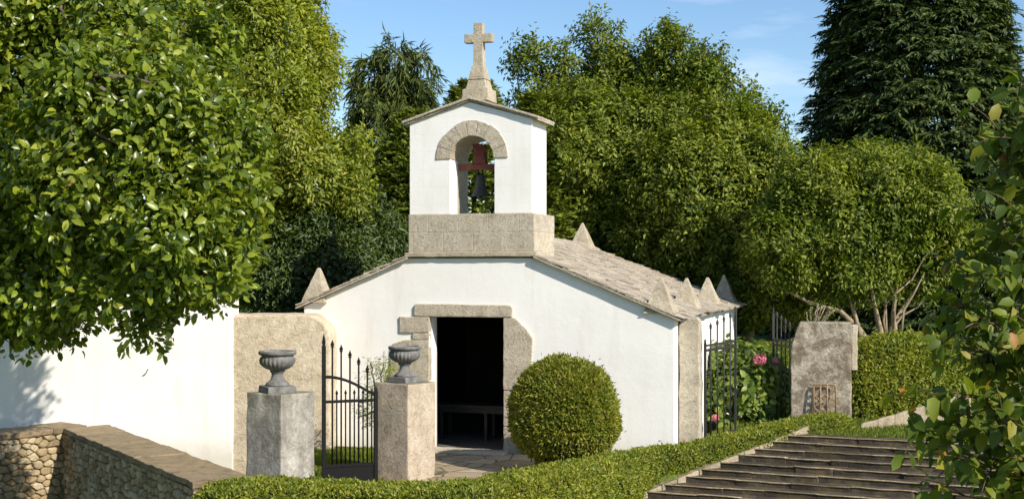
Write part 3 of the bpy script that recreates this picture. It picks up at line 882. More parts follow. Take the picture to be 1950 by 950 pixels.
# iron gates
def gate_leaf(name, hinge, free, zb, h_free, h_hinge, nbars, label, mat, panel=True, rail=.0, thick=.014, group=None):
    hinge = Vector(hinge); free = Vector(free)
    v = free - hinge; L = v.length
    o = tag(empty(name, (hinge.x, hinge.y, zb), math.atan2(v.y, v.x)), label, 'gate', group)
    b0 = .33 if panel else .06
    top_h, top_f = h_hinge - .08, h_free - .60          # arched rail
    mid = h_hinge - .16
    bw = .028 if panel else .018
    for x, hh, ww in ((bw, h_hinge, bw), (L - bw, h_free - .12, bw * .95)):
        m = MB().box(x - ww, x + ww, -ww, ww, 0, hh - .03)
        m.frustum((x, 0, hh - .03), ww * .75, ww * .75, ww * .75, ww * .75, .03)
        if hh > h_hinge:
            m.lathe([(ww * .9, 0), (ww * 1.05, .03), (ww * .8, .07), (ww * .15, .14), (0.001, .15)], 10, (x, 0, hh))
        else:
            m.frustum((x, 0, hh), ww, ww, .003, .003, .04)
        m.build('stile', mat, o, bevel=.004 if panel else 0)
    def arc(f):   # f 0 hinge .. 1 free
        return top_h + (top_f - top_h) * math.sin(f * math.pi / 2)
    m = MB(); n = 14
    hh = .022 if panel else .016
    for i in range(n):
        f0, f1 = i / n, (i + 1) / n
        x0, x1 = 2 * bw + (L - 4 * bw) * f0, 2 * bw + (L - 4 * bw) * f1
        z0, z1 = arc(f0), arc(f1)
        m.hexa([(x0, -.016, z0 - hh), (x1, -.016, z1 - hh), (x1, .016, z1 - hh), (x0, .016, z0 - hh)],
               [(x0, -.016, z0 + hh), (x1, -.016, z1 + hh), (x1, .016, z1 + hh), (x0, .016, z0 + hh)])
    m.build('arched_rail', mat, o)
    MB().box(2 * bw, L - 2 * bw, -.018, .018, mid - .02, mid + .02).build('middle_rail', mat, o)
    MB().box(2 * bw, L - 2 * bw, -.018, .018, b0 - .025, b0 + .02).build('bottom_rail', mat, o)
    if panel:
        MB().box(2 * bw, L - 2 * bw, -.008, .008, .03, b0 - .026).build('kick_panel', mat, o)
        MB().box(2 * bw, L - 2 * bw, -.018, .018, .0, .029).build('bottom_rail', mat, o)
    r_ = thick / 2 + .004
    tips = []
    for i in range(nbars):
        f = (i + .75) / (nbars + .5)
        x = 2 * bw + (L - 4 * bw) * f
        zt = arc(f) + .24 + .22 * f
        m = MB().tube([(x, 0, b0 + .021), (x, 0, zt)], r_, 8)
        m.lathe([(r_, 0), (r_ * 2.1, .006), (r_ * 2.1, .014), (r_ * 1.2, .022), (r_ * 2.4, .04), (r_ * 1.4, .07), (.001, .115)], 8, (x, 0, zt))
        m.build('spear_bar', mat, o, smooth=True)
        if panel:
            x2 = x - (L - 4 * bw) * .5 / (nbars + .5)
            m = MB().tube([(x2, 0, b0 + .021), (x2, 0, mid + .10)], r_ * .85, 8)
            m.lathe([(r_, 0), (r_ * 1.7, .02), (.001, .07)], 8, (x2, 0, mid + .10))
            m.build('short_bar', mat, o, smooth=True)
    return o


hg = P(719, 0, 18.55); fg = P(613, 0, 18.25)
gate_leaf('iron_gate', (hg.x, hg.y, 0), (fg.x, fg.y, 0), .03, 2.22, 1.42, 5, 'black iron gate leaf with solid kick panel standing open between the urn pillars', M['iron'], True, thick=.018)
GRP = 'iron gate leaves by the hydrangea'
h1 = P(1342, 0, 21.35); f1 = P(1401, 0, 22.6)
gate_leaf('iron_gate', (h1.x, h1.y, 0), (f1.x, f1.y, 0), .27, 2.25, 1.72, 4, 'slim iron gate leaf of spear bars hinged beside the chapel corner', M['iron_grey'], False, thick=.018, group=GRP)
h2 = P(1512, 0, 23.35); f2 = P(1472, 0, 24.2)
gate_leaf('iron_gate', (h2.x, h2.y, 0), (f2.x, f2.y, 0), .27, 2.2, 1.65, 4, 'slim iron gate leaf of spear bars hinged on the big lichened pillar', M['iron_grey'], False, thick=.018, group=GRP)

# stone gate post at the chapel's corner, and the big pillar across the gateway
gp = P(1317, 0, 21.2)
m_ = MB().prism([(-.185, -.2), (.175, -.2), (.175, 1.9), (.165, 2.33), (.12, 2.39), (-.12, 2.38), (-.185, 2.28), (-.20, 2.02), (-.175, 1.9)], -.14, .16)
o = m_.build('stone_gatepost', M['granite'], None, bevel=.03, seg=3, rough=.02, cell=.1)
gp = clocal(HALF + .195, .47)
o.location = (gp.x, gp.y, 0); o.rotation_euler = (0, 0, -TH)
tag(o, 'narrow beige stone gatepost standing against the chapel corner', 'post')

bp = P(1566, 0, 23.45)
bpo = tag(empty('stone_pillar', (bp.x, bp.y, .2), R(-14)), 'broad grey lichened stone pillar with sloping shoulder at the top of the stairs', 'pillar')
MB().prism([(-.56, -.4), (.52, -.4), (.52, 2.03), (-.40, 2.03), (-.49, 1.83), (-.565, 1.52)], -.24, .24).build('shaft', M['lichen_stone'], bpo, bevel=.025, seg=3, rough=.016, cell=.1)
MB().box(.523, .63, -.10, .22, 1.15, 1.98).build('buttress_stone', M['granite'], bpo, bevel=.025, seg=3, rough=.02, cell=.1)

# cast grille leaning on the pillar
gr = tag(empty('iron_grille', (bp.x - .05, bp.y - .38, .40), R(-14)), 'small rusty ornamental iron grille leaning on the broad pillar', 'grille')
gr.rotation_euler = (R(-5), 0, R(-14))
fr = MB(); fw, fh = .195, .70
pts = [(-fw, 0, 0), (-fw, 0, fh - .05), (-fw + .015, 0, fh - .015), (-fw + .05, 0, fh), (fw - .05, 0, fh), (fw - .015, 0, fh - .015), (fw, 0, fh - .05), (fw, 0, 0)]
fr.tube(pts, .017, 8)
fr.tube([(-fw, 0, .02), (fw, 0, .02)], .014, 8)
fr.build('frame', M['rust_iron'], gr, smooth=True)
for x in (-.075, .045): MB().tube([(x, 0, .02), (x, 0, fh)], .015, 8).build('upright', M['rust_iron'], gr, smooth=True)
sc_ = MB()
for x0, x1 in ((-fw + .017, -.09), (-.06, .03), (.06, fw - .017)):
    for k in range(6):
        z0 = .05 + k * .115
        xm, w = (x0 + x1) / 2, (x1 - x0) / 2
        sc_.tube([(xm + w * math.cos(a) * (1 if k % 2 else -1), 0, z0 + .10 * a / math.pi) for a in [math.pi * i / 6 for i in range(7)]], .009, 6)
        sc_.tube([(xm + w * .5 * math.cos(a), .004, z0 + .05 + .03 * math.sin(a)) for a in [2 * math.pi * i / 8 for i in range(9)]], .007, 6)
sc_.build('scrollwork', M['rust_iron'], gr, smooth=True)

# ------------------------------------------------------------------ stairs and kerbs
stairs = tag(empty('stone_stairs', (S0.x, S0.y, 0)), 'flight of mossy stone steps, tree shade in their dark colour, rising to the right beside the low hedge', 'stairs')
NS = 9
for i in range(-4, NS):
    t0, t1 = i / NS, (i + 1) / NS
    a = SD * t0; b_ = SD * (t1 + .03)
    z = S0.z + SD.z * t1 + .0
    dn = -.45
    a = a + Vector((0, random.uniform(-.015, .015), 0))
    def q(v, zz): return (v.x, v.y, zz)
    m_ = MB(); nm = MB(); x = 0.0
    while x < 6.2:
        w = random.uniform(.55, 1.3)
        zz = z + random.uniform(-.010, .008); fw_ = SD / NS * random.uniform(-.06, .05); fw_.z = 0
        e0, e1 = SE * (x + .005), SE * (x + w - .005)
        m_.hexa([q(a + e0 + fw_, zz + dn), q(a + e1 + fw_, zz + dn), q(b_ + e1, zz + dn), q(b_ + e0, zz + dn)], [q(a + e0 + fw_, zz - .014), q(a + e1 + fw_, zz - .014), q(b_ + e1, zz - .010), q(b_ + e0, zz - .010)])
        f = SD.normalized() * -.02; f.z = 0
        a0 = a + f + fw_; c = a + SD / NS * random.uniform(.10, .20) + fw_
        nm.hexa([q(a0 + e0, zz - .015), q(a0 + e1, zz - .015), q(c + e1, zz - .013), q(c + e0, zz - .013)], [q(a0 + e0, zz + .002), q(a0 + e1, zz + .002), q(c + e1, zz - .006), q(c + e0, zz - .006)])
        x += w
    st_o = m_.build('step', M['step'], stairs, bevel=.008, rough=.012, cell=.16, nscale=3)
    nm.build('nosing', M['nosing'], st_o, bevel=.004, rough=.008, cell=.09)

kl = Vector((-SD.y, SD.x, 0)).normalized()
kb = tag(empty('stone_kerb', (S0.x, S0.y, 0)), 'pale stone kerb between the low hedge and the stairs', 'kerb')
m_ = MB(); x = -.45; LN = Vector((SD.x, SD.y, 0)).length
while x < 0.97:
    w = random.uniform(.09, .15)
    a = SD * x; b_ = SD * (x + w - .004)
    z0, z1 = S0.z + SD.z * (x + .04) + .05, S0.z + SD.z * (x + w + .04) + .05
    k0, k1 = kl * .01, kl * .14
    V = lambda v, z: (v.x, v.y, z)
    m_.hexa([V(a + k0 * 0, z0 - .6), V(b_ + k0 * 0, z1 - .6), V(b_ + k1, z1 - .6), V(a + k1, z0 - .6)], [V(a, z0), V(b_, z1), V(b_ + k1, z1), V(a + k1, z0)])
    x += w
m_.build('kerb_stones', M['kerb'], kb, bevel=.015, rough=.014, cell=.1)

# kerb along the foot of the big hedge on the right
k0 = P(1640, 808, 22.0); k1 = P(1850, 745, 24.6)
kr = tag(empty('stone_kerb', (k0.x, k0.y, 0)), 'stone kerb climbing along the foot of the big clipped hedge', 'kerb')
m_ = MB(); n_ = 7
for i in range(n_):
    a = (k1 - k0) * (i / n_); b_ = (k1 - k0) * ((i + .985) / n_)
    za, zb = k0.z + a.z, k0.z + b_.z
    off = Vector((.05, .17, 0))
    m_.hexa([V(a, za - .5), V(b_, zb - .5), V(b_ + off, zb - .5), V(a + off, za - .5)], [V(a, za), V(b_, zb), V(b_ + off, zb), V(a + off, za)])
m_.build('kerb_stones', M['kerb'], kr, bevel=.02, rough=.016, cell=.1)


# ------------------------------------------------------------------ foliage machinery
def nz(a):
    return a / np.maximum(np.linalg.norm(a, axis=1, keepdims=True), 1e-9)


def rand_unit(n):
    return nz(rng.normal(size=(n, 3)))


def leaves(name, pos, dr, nr, L, W, mat, parent=None, detail=0, fold=.25, droop=.2, kind=None):
    n = len(pos)
    dr = nz(dr); side = nz(np.cross(dr, nr)); up = np.cross(side, dr)
    L = np.broadcast_to(np.asarray(L, float), (n,))[:, None]; W = np.broadcast_to(np.asarray(W, float), (n,))[:, None]
    if detail == 0:
        V_ = np.stack([pos, pos + dr * L * .45 + side * W * .5 + up * W * fold, pos + dr * L - up * L * droop, pos + dr * L * .45 - side * W * .5 + up * W * fold], 1)
        T = np.array([[0, 2, 1], [0, 3, 2]])
    else:
        mid = pos + dr * L * .5
        V_ = np.stack([pos, mid, pos + dr * L - up * L * droop,
                       pos + dr * L * .27 + side * W * .44 + up * W * fold, pos + dr * L * .68 + side * W * .40 + up * (W * fold - L * droop * .4),
                       pos + dr * L * .27 - side * W * .44 + up * W * fold, pos + dr * L * .68 - side * W * .40 + up * (W * fold - L * droop * .4)], 1)
        T = np.array([[0, 1, 3], [3, 1, 4], [1, 2, 4], [0, 5, 1], [5, 6, 1], [1, 6, 2]])
    k = V_.shape[1]; m = len(T)
    tri = (np.arange(n)[:, None, None] * k + T[None]).reshape(-1)
    me = bpy.data.meshes.new(name)
    me.vertices.add(n * k); me.vertices.foreach_set('co', V_.reshape(-1).astype(np.float32))
    me.loops.add(len(tri)); me.loops.foreach_set('vertex_index', tri.astype(np.int32))
    me.polygons.add(n * m); me.polygons.foreach_set('loop_start', np.arange(0, len(tri), 3, dtype=np.int32))
    if detail: me.polygons.foreach_set('use_smooth', np.ones(n * m, dtype=bool))
    me.update(calc_edges=True)
    o = link(name, me, mat, parent)
    if kind: o['kind'] = kind
    return o


def blob_world(bl):
    """(px, py, dist, half-width px, half-height px, half-depth m) -> centre and radii in metres"""
    c, r = [], []
    for px, py, d, rx, rz, ry in bl:
        c.append(P(px, py, d)); r.append((rx * d / 2400, ry, rz * d / 2400))
    return np.array([list(v) for v in c]), np.array(r)


def clump_points(C_, R_, n, lo=.72, hi=1.04, back=.5, seed_noise=.16, floor=None):
    """points on the outer shell of a union of ellipsoids, thinner on the far side"""
    area = (R_[:, 0] * R_[:, 2] + R_[:, 0] * R_[:, 1] + R_[:, 1] * R_[:, 2])
    pr = area / area.sum()
    out_p, out_n = [], []
    got = 0
    while got < n:
        k = n * 2
        b = rng.choice(len(C_), k, p=pr)
        u = rand_unit(k)
        f = lo + (hi - lo) * rng.random(k) ** .6
        lump = np.array([mnoise.noise(Vector((u[i, 0] * 2.3 + b[i] * 7, u[i, 1] * 2.3, u[i, 2] * 2.3))) for i in range(k)])
        f = f * (1 + seed_noise * lump)
        p = C_[b] + u * R_[b] * f[:, None]
        nn = nz(u / R_[b])
        keep = np.ones(k, bool)
        for j in range(len(C_)):
            q = np.linalg.norm((p - C_[j]) / R_[j], axis=1)
            keep &= ~((q < lo * .92) & (b != j))
        keep &= (nn[:, 1] < .35) | (rng.random(k) < back)
        if floor is not None: keep &= p[:, 2] > floor
        out_p.append(p[keep]); out_n.append(nn[keep]); got += keep.sum()
    return np.concatenate(out_p)[:n], np.concatenate(out_n)[:n]


def add_bumps(C_, R_, n, Rc, br):
    """boughs: smaller lobes standing out of the main ones, so the outline and the light on the crown are uneven"""
    R_ = np.maximum(R_ - Rc * .75 - .9 * br[0], R_ * .55)
    area = R_[:, 0] * R_[:, 2]
    b = rng.choice(len(C_), n, p=area / area.sum())
    u = rand_unit(n); u[:, 1] = np.where(u[:, 1] > .3, -u[:, 1], u[:, 1])
    s = (br[0] + (br[1] - br[0]) * rng.random(n))[:, None] * np.minimum(R_[b].mean(1, keepdims=True), 1.6)
    c = C_[b] + u * R_[b] * .93
    return np.concatenate([C_, c]), np.concatenate([R_, s * (np.array([1, 1, 1.15]) + .25 * rng.normal(size=(n, 3))).clip(.6, 1.6)])


def sprays(p, nrm, k, Rc, up=.45, rnd=.6, hang=0.0, flat=.55, turn=.45):
    """k leaves along a small twig at each clump"""
    m = len(p)
    ax_ = nz(nrm + np.array([0, 0, up]) + rand_unit(m) * rnd)
    A_ = np.repeat(ax_, k, 0); B_ = np.repeat(p, k, 0); Nn = np.repeat(nrm, k, 0)
    t = np.tile((np.arange(k) + .5) / k, m) + rng.normal(size=m * k) * .06
    rr = Rc * (.7 + .6 * np.repeat(rng.random(m), k)) if np.isscalar(Rc) else np.repeat(Rc, k)
    pe = rand_unit(m * k); pe = nz(pe - A_ * (pe * A_).sum(1, keepdims=True))
    pos = B_ + A_ * ((t - .35) * rr * 1.5)[:, None] + pe * (rr * flat * (1.05 - .6 * t) * rng.random(m * k) ** .5)[:, None]
    pos[:, 2] -= hang * rr * rng.random(m * k)
    dr = nz(A_ * .55 + pe * .85 + rand_unit(m * k) * .35 + np.array([0, 0, -.12 - hang * .5]))
    nr = nz(A_ * .5 + Nn * .55 + np.array([0, 0, .45]) + rand_unit(m * k) * turn)
    return pos, dr, nr


def limbs(mb, base, targets, r0, rng_seed=1, n_main=4, twist=.25, r_end=.012, sides=7):
    rs = random.Random(rng_seed)
    base = Vector(base)
    for tgt in targets:
        tgt = Vector(tgt); n = 7
        pts = []
        for i in range(n + 1):
            f = i / n
            p = base.lerp(tgt, f)
            p.z = base.z + (tgt.z - base.z) * (f ** .8)
            w = twist * math.sin(f * math.pi) * (tgt - base).length * .18
            pts.append(p + Vector((rs.uniform(-1, 1) * w, rs.uniform(-1, 1) * w, rs.uniform(-.5, .5) * w)))
        rad = [max(r_end, r0 * (1 - .9 * (i / n) ** .8)) for i in range(n + 1)]
        mb.tube(pts, rad, sides)


def tree(name, label, cat, base, bl, n_clump, k, Rc, Ll, Lw, mat, bark, trunk_r=.2, trunk_top=None, group=None, detail=0,
         up=.45, rnd=.6, hang=0.0, back=.45, lo=.72, hi=1.04, fill=.25, nb=14, twig=0, droop=.2, fold=.25, seedn=.16, leaf_var=.35, bumps=0, bump_r=(.22, .42), shoots=0, turn=.45):
    C_, R_ = blob_world(bl)
    if bumps: C_, R_ = add_bumps(C_, R_, bumps, Rc, bump_r)
    base = Vector(base)
    root = tag(empty(name, base), label, cat, group)
    off = np.array(base)
    p, nn = clump_points(C_, R_, n_clump, lo=lo, hi=hi, back=back, seed_noise=seedn)
    pos, dr, nr = sprays(p, nn, k, Rc, up, rnd, hang, turn=turn)
    if fill:
        p2, n2 = clump_points(C_, R_, int(n_clump * fill), lo=.35, hi=lo, back=.8, seed_noise=.1)
        a, b_, c = sprays(p2, n2, max(3, k // 2), Rc * 1.5, up, rnd, hang)
        pos = np.concatenate([pos, a]); dr = np.concatenate([dr, b_]); nr = np.concatenate([nr, c])
    sh_seg = []
    if shoots:
        # long young shoots standing up out of the top of the crown
        score = p[:, 2] + 1.2 * nn[:, 2] + .5 * np.abs(nn[:, 0]) + rng.random(len(p)) * 1.6
        sel = np.argsort(-score)[:shoots * 4]; sel = rng.choice(sel, shoots, replace=False)
        k2 = 16
        sd_ = nz(nn[sel] * .45 + np.array([0, 0, 1.0]) + rand_unit(shoots) * .3); ln_ = .22 + .38 * rng.random(shoots)
        A2 = np.repeat(sd_, k2, 0); t2 = np.tile((np.arange(k2) + .5) / k2, shoots); pe = rand_unit(shoots * k2)
        a = np.repeat(p[sel], k2, 0) + A2 * (t2 * np.repeat(ln_, k2))[:, None] + pe * (.06 * (1.15 - t2))[:, None]
        pos = np.concatenate([pos, a]); dr = np.concatenate([dr, nz(A2 * .8 + pe * .7)]); nr = np.concatenate([nr, nz(A2 * .4 + rand_unit(shoots * k2))])
        sh_seg = [(p[i], p[i] + sd_[q] * ln_[q]) for q, i in enumerate(sel)]
    L = Ll * (1 - leaf_var + 2 * leaf_var * rng.random(len(pos)))
    W = L * (Lw / Ll) * (.85 + .3 * rng.random(len(pos)))
    leaves('crown', pos - off, dr, nr, L, W, mat, root, detail, droop=droop, fold=fold)
    mb = MB()
    tt = Vector(trunk_top) if trunk_top is not None else Vector((C_[:, 0].mean(), C_[:, 1].mean(), C_[:, 2].min() * .5 + C_[:, 2].mean() * .5))
    tt = tt - base
    mid = tt * .5 + Vector((random.uniform(-.2, .2), random.uniform(-.2, .2), 0))
    mb.tube([(0, 0, -.3), tuple(tt * .02), tuple(mid), tuple(tt)], [trunk_r * 1.35, trunk_r * 1.1, trunk_r * .9, trunk_r * .65], 10)
    sel = rng.choice(len(p), min(nb, len(p)), replace=False)
    limbs(mb, tt * .85, [Vector(p[i] - off) for i in sel], trunk_r * .5, 3)
    if twig:
        have = np.array(mb.v)
        sel = rng.choice(len(p), min(twig, len(p)), replace=False)
        for i in sel:
            j = np.argmin(np.linalg.norm((p[i] - C_) / R_, axis=1))
            q0 = C_[j] + (p[i] - C_[j]) * .45 - off
            a = Vector(have[np.argmin(((have - q0) ** 2).sum(1))]); b_ = Vector(p[i] - off)
            m2 = a.lerp(b_, .5) + Vector((random.uniform(-.1, .1), random.uniform(-.1, .1), random.uniform(-.1, .15)))
            mb.tube([a, m2, b_], [.03, .02, .008], 5)
    if sh_seg: have = np.array(mb.v)
    for a, b_ in sh_seg:
        q0 = a - off - np.array([0, 0, .5]); a0 = Vector(have[np.argmin(((have - q0) ** 2).sum(1))])
        mb.tube([a0, Vector(a - off), Vector(b_ - off)], [.02, .012, .005], 4)
    mb.build('trunk', bark, root, smooth=True, fix=False)
    return root


# ------------------------------------------------------------------ trees
# glossy broad-leaved tree over the white wall at left
tree('camellia_tree', 'big glossy broad leaved tree overhanging the white wall at the left', 'tree', (-8.4, 17.6, -.1),
     [(40, 420, 16.2, 200, 250, 1.5), (345, 430, 14.6, 180, 190, 1.2), (230, 300, 15.0, 230, 250, 1.4), (290, 170, 17.0, 190, 220, 1.8), (60, 545, 15.4, 130, 92, 1.0),
      (230, 552, 14.8, 160, 80, 1.0), (355, 535, 14.8, 90, 72, .8), (405, 320, 14.8, 145, 180, 1.1), (85, 600, 15.0, 62, 40, .4), (0, 90, 17.8, 320, 260, 2.2),
      (-260, 330, 17.4, 300, 340, 2.6), (215, 150, 18.8, 175, 160, 1.3), (270, 622, 14.7, 60, 28, .4)],
     6600, 15, .22, .113, .067, M['leaf_camellia'], M['bark'], .22, (-6.6, 17.2, 3.9), detail=1, up=.2, rnd=.8, hang=.14, back=.3, lo=.66, hi=1.07, fill=.5, turn=.95, nb=18, twig=260, droop=.16, fold=.16, bumps=60, bump_r=(.16, .34))
# yellow-green small leaved tree behind it
tree('broadleaf_tree', 'tall yellow green fine leaved tree rising behind the white wall', 'tree', (-5.2, 28.5, .1),
     [(520, 150, 27, 125, 250, 2.8), (590, 340, 26.6, 115, 120, 1.8), (540, 420, 26.9, 110, 80, 1.6), (440, 340, 27, 150, 250, 2.4), (560, -110, 27.5, 85, 170, 2), (655, 290, 26.4, 62, 62, .9),
      (600, 130, 26.8, 58, 110, 1.3), (665, 370, 26.2, 50, 60, .8), (380, 60, 27.5, 160, 260, 2.5)],
     7000, 22, .36, .12, .05, M['leaf_bright'], M['bark'], .22, (-4.9, 28, 3.6), up=.5, rnd=.6, back=.25, lo=.76, fill=.3, nb=16, twig=60, bumps=46, shoots=60)
# dark shrubs behind the rounded wall; shade is put into their leaf colour too
tree('dark_evergreen', 'dark evergreen in the shade below the yellow green tree beside the chapel roof', 'tree', P(600, 640, 26.2),
     [(530, 520, 26.0, 85, 100, 1.3), (600, 480, 26.4, 90, 120, 1.4), (670, 500, 27.0, 70, 120, 1.2), (720, 470, 28, 50, 110, 1.0)],
     2600, 16, .30, .115, .045, M['leaf_wood'], M['bark'], .10, None, back=.3, nb=10, bumps=16, shoots=20)

# weeping dark tree left of the tower
def weeper(name, label, base, lobes, n, mat, leafL=.30, leafW=.035):
    base = Vector(base)
    root = tag(empty(name, base), label, 'tree')
    C_, R_ = blob_world(lobes)
    p, nn = clump_points(C_, R_, n, lo=.35, hi=1.05, back=.6, seed_noise=.3)
    m = len(p); k = 16
    ax_ = nz(nn * .55 + np.array([0, 0, -.15]) + rand_unit(m) * .35)
    A_ = np.repeat(ax_, k, 0)
    t = np.tile((np.arange(k) + .5) / k, m)
    pos = np.repeat(p, k, 0) + A_ * (t * .45)[:, None]
    pos[:, 2] -= .30 * t ** 2
    dr = nz(A_ * .55 + np.array([0, 0, -.65]) + rand_unit(m * k) * .5)
    nr = nz(np.repeat(nn, k, 0) + rand_unit(m * k) * .7)
    L = leafL * (.6 + .7 * rng.random(m * k))
    leaves('crown', pos - np.array(base), dr, nr, L, leafW * (.7 + .6 * rng.random(m * k)), mat, root, 0, fold=.2, droop=.15)
    mb = MB()
    top = Vector(C_[0] + np.array([0, 0, R_[0, 2] * .7])) - base
    mb.tube([(0, 0, -.3), tuple(top * .5 + Vector((.1, 0, 0))), tuple(top)], [.18, .11, .02], 8)
    for i in rng.choice(m, 40, replace=False):
        q = Vector(p[i]) - base
        z = max(.6, q.z - .8 - random.random())
        s = top * (min(.95, z / top.z))
        mb.tube([s, s.lerp(q, .5) + Vector((0, 0, .25)), q], [.04, .025, .008], 5)
    mb.build('trunk', M['bark'], root, smooth=True, fix=False)
    return root


weeper('weeping_conifer', 'dark feathery drooping tree against the sky left of the bell tower', (-3.1, 34, .6),
       [(752, 135, 34, 26, 58, .7), (706, 165, 34, 16, 70, .6), (802, 140, 34, 13, 46, .5), (720, 240, 34, 46, 70, 1.0), (780, 195, 34, 22, 50, .7), (720, 350, 33.5, 55, 110, 1.2)], 1000, M['needle_weep'])


def conifer(name, label, base, top_z, r_base, n_br, mat, spray=.9, droop=.28, dens=16, z0=.5, power=.85, leafL=.22, leafW=.05, cat='tree', group=None, up_tip=0.0, sub=7):
    base = Vector(base)
    root = tag(empty(name, base), label, cat, group)
    H = top_z - base.z
    f = np.clip(rng.random(n_br) ** 1.15, 0, .995)
    z = z0 + (H - z0) * f
    az_ = rng.random(n_br) * 2 * np.pi
    far = (np.sin(az_) > .35) & (rng.random(n_br) < .6)
    z, az_, f = z[~far], az_[~far], f[~far]; n = len(z)
    Lb = r_base * (1 - f) ** power * (.80 + .24 * rng.random(n)) + .12
    o2 = np.stack([np.cos(az_), np.sin(az_), np.zeros(n)], 1)
    inner = rng.random(n) * .45 + .35
    # sub-sprays along the outer part of each branch
    S_ = np.repeat(np.arange(n), sub)
    tt = inner[S_] + (1 - inner[S_]) * np.tile((np.arange(sub) + .5) / sub, n)
    tang = np.stack([-o2[:, 1], o2[:, 0], np.zeros(n)], 1)
    sgn = np.where(np.arange(n * sub) % 2 == 0, 1, -1)[:, None]
    sp = o2[S_] * (Lb[S_] * tt)[:, None]; sp[:, 2] = z[S_] - droop * Lb[S_] * tt ** 1.6 + up_tip * Lb[S_] * tt ** 3
    sdir = nz(o2[S_] * .8 + tang[S_] * sgn * .65 + np.array([0, 0, -.25 + up_tip]) + rand_unit(n * sub) * .5)
    k = dens; m = n * sub
    A_ = np.repeat(sdir, k, 0); t = np.tile((np.arange(k) + .5) / k, m)
    ln = spray * (.35 + .65 * (1 - tt * .6)) * (.6 + .5 * rng.random(m)) * np.clip(Lb[S_] / r_base + .35, .3, 1)
    sd = nz(np.cross(A_, np.array([0, 0, 1.0]) + rand_unit(m * k) * .35))
    s2 = np.where(np.arange(m * k) % 2 == 0, 1, -1)[:, None]
    pos = np.repeat(sp, k, 0) + A_ * (t * np.repeat(ln, k))[:, None]
    pos[:, 2] -= .18 * np.repeat(ln, k) * t ** 2
    dr = nz(A_ * .8 + sd * s2 * .6 + rand_unit(m * k) * .25 + np.array([0, 0, -.15 + up_tip]))
    nr = nz(np.array([0, 0, 1.0]) + np.repeat(o2[S_], k, 0) * .6 + rand_unit(m * k) * .5)
    L = leafL * (1.1 - .5 * t) * (.7 + .6 * rng.random(m * k))
    leaves('crown', pos, dr, nr, L, leafW * (.7 + .6 * rng.random(m * k)), mat, root, 0, fold=.15, droop=.12)
    mb = MB().tube([(0, 0, -.4), (0, 0, H * .5), (0, 0, H * .97)], [max(.12, H * .022), H * .012, .02], 8)
    for i in rng.choice(n, min(n, 90), replace=False):
        e = Vector(o2[i]) * Lb[i] * .8
        mb.tube([(0, 0, z[i]), (e.x * .5, e.y * .5, z[i]), (e.x, e.y, z[i] - droop * Lb[i] * .6)], [.05, .035, .012], 5)
    mb.build('trunk', M['bark'], root, smooth=True, fix=False)
    return root


conifer('cypress_tree', 'olive green conifer glimpsed left of the bell tower below the weeping tree', (-2.35, 30.8, .5), 6.9, 1.35, 620, M['needle_olive'], spray=.55, droop=-.25, dens=12, leafL=.20, leafW=.045, power=.55, up_tip=.5)
conifer('cypress_tree', 'olive green conifer seen through the bell arch behind the tower', (-.95, 31.6, .5), 7.75, 1.35, 620, M['needle_olive'], spray=.55, droop=-.25, dens=12, leafL=.20, leafW=.045, power=.5, up_tip=.5)
conifer('cypress_tree', 'olive green conifer between the bell tower and the laurel tree', (.75, 31.2, .5), 7.4, 1.35, 620, M['needle_olive'], spray=.55, droop=-.25, dens=12, leafL=.20, leafW=.045, power=.5, up_tip=.5)

# laurel trees right of the tower
tree('laurel_tree', 'dark laurel tree just right of the bell tower with spiky top shoots', 'tree', (1.9, 33.5, .7),
     [(1100, 350, 33, 125, 170, 2.6), (1006, 122, 33, 46, 52, .8), (1062, 128, 33, 46, 48, .8), (1140, 78, 33, 46, 58, .8), (1160, 140, 33.2, 62, 66, 1.1), (1048, 196, 33, 66, 60, 1.1),
      (1112, 225, 33, 80, 78, 1.5), (1190, 310, 33, 115, 140, 2.3), (1010, 190, 33, 34, 50, .7), (1150, 480, 32.6, 100, 120, 1.8), (1222, 220, 33.2, 60, 70, 1.0)],
     2900, 46, .44, .115, .056, M['leaf_dark'], M['pale_bark'], .2, (2.0, 33.4, 4.0), up=.6, rnd=.55, back=.25, fill=.12, nb=22, twig=110, seedn=.3, hi=1.12, bumps=64, bump_r=(.26, .48), shoots=50)
tree('laurel_tree', 'broad laurel tree with domed tops left of the giant conifer', 'tree', (5.2, 33.2, .7),
     [(1300, 270, 32.4, 110, 110, 2.0), (1268, 100, 32.6, 50, 56, .9), (1248, 165, 32.6, 46, 62, .9), (1318, 165, 32.3, 56, 70, 1.0), (1348, 135, 32.2, 34, 46, .7), (1400, 190, 32, 46, 58, .8),
      (1385, 270, 32, 85, 80, 1.4), (1436, 225, 32, 40, 46, .7), (1320, 400, 31.6, 190, 180, 2.4), (1462, 300, 32, 66, 70, 1.1), (1440, 430, 31.4, 130, 150, 1.9), (1470, 230, 32, 28, 28, .45)],
     3700, 46, .44, .115, .056, M['leaf_dark'], M['pale_bark'], .22, (5.1, 33, 4.0), up=.6, rnd=.55, back=.25, fill=.12, nb=24, twig=120, seedn=.3, hi=1.12, bumps=80, bump_r=(.26, .48), shoots=60)

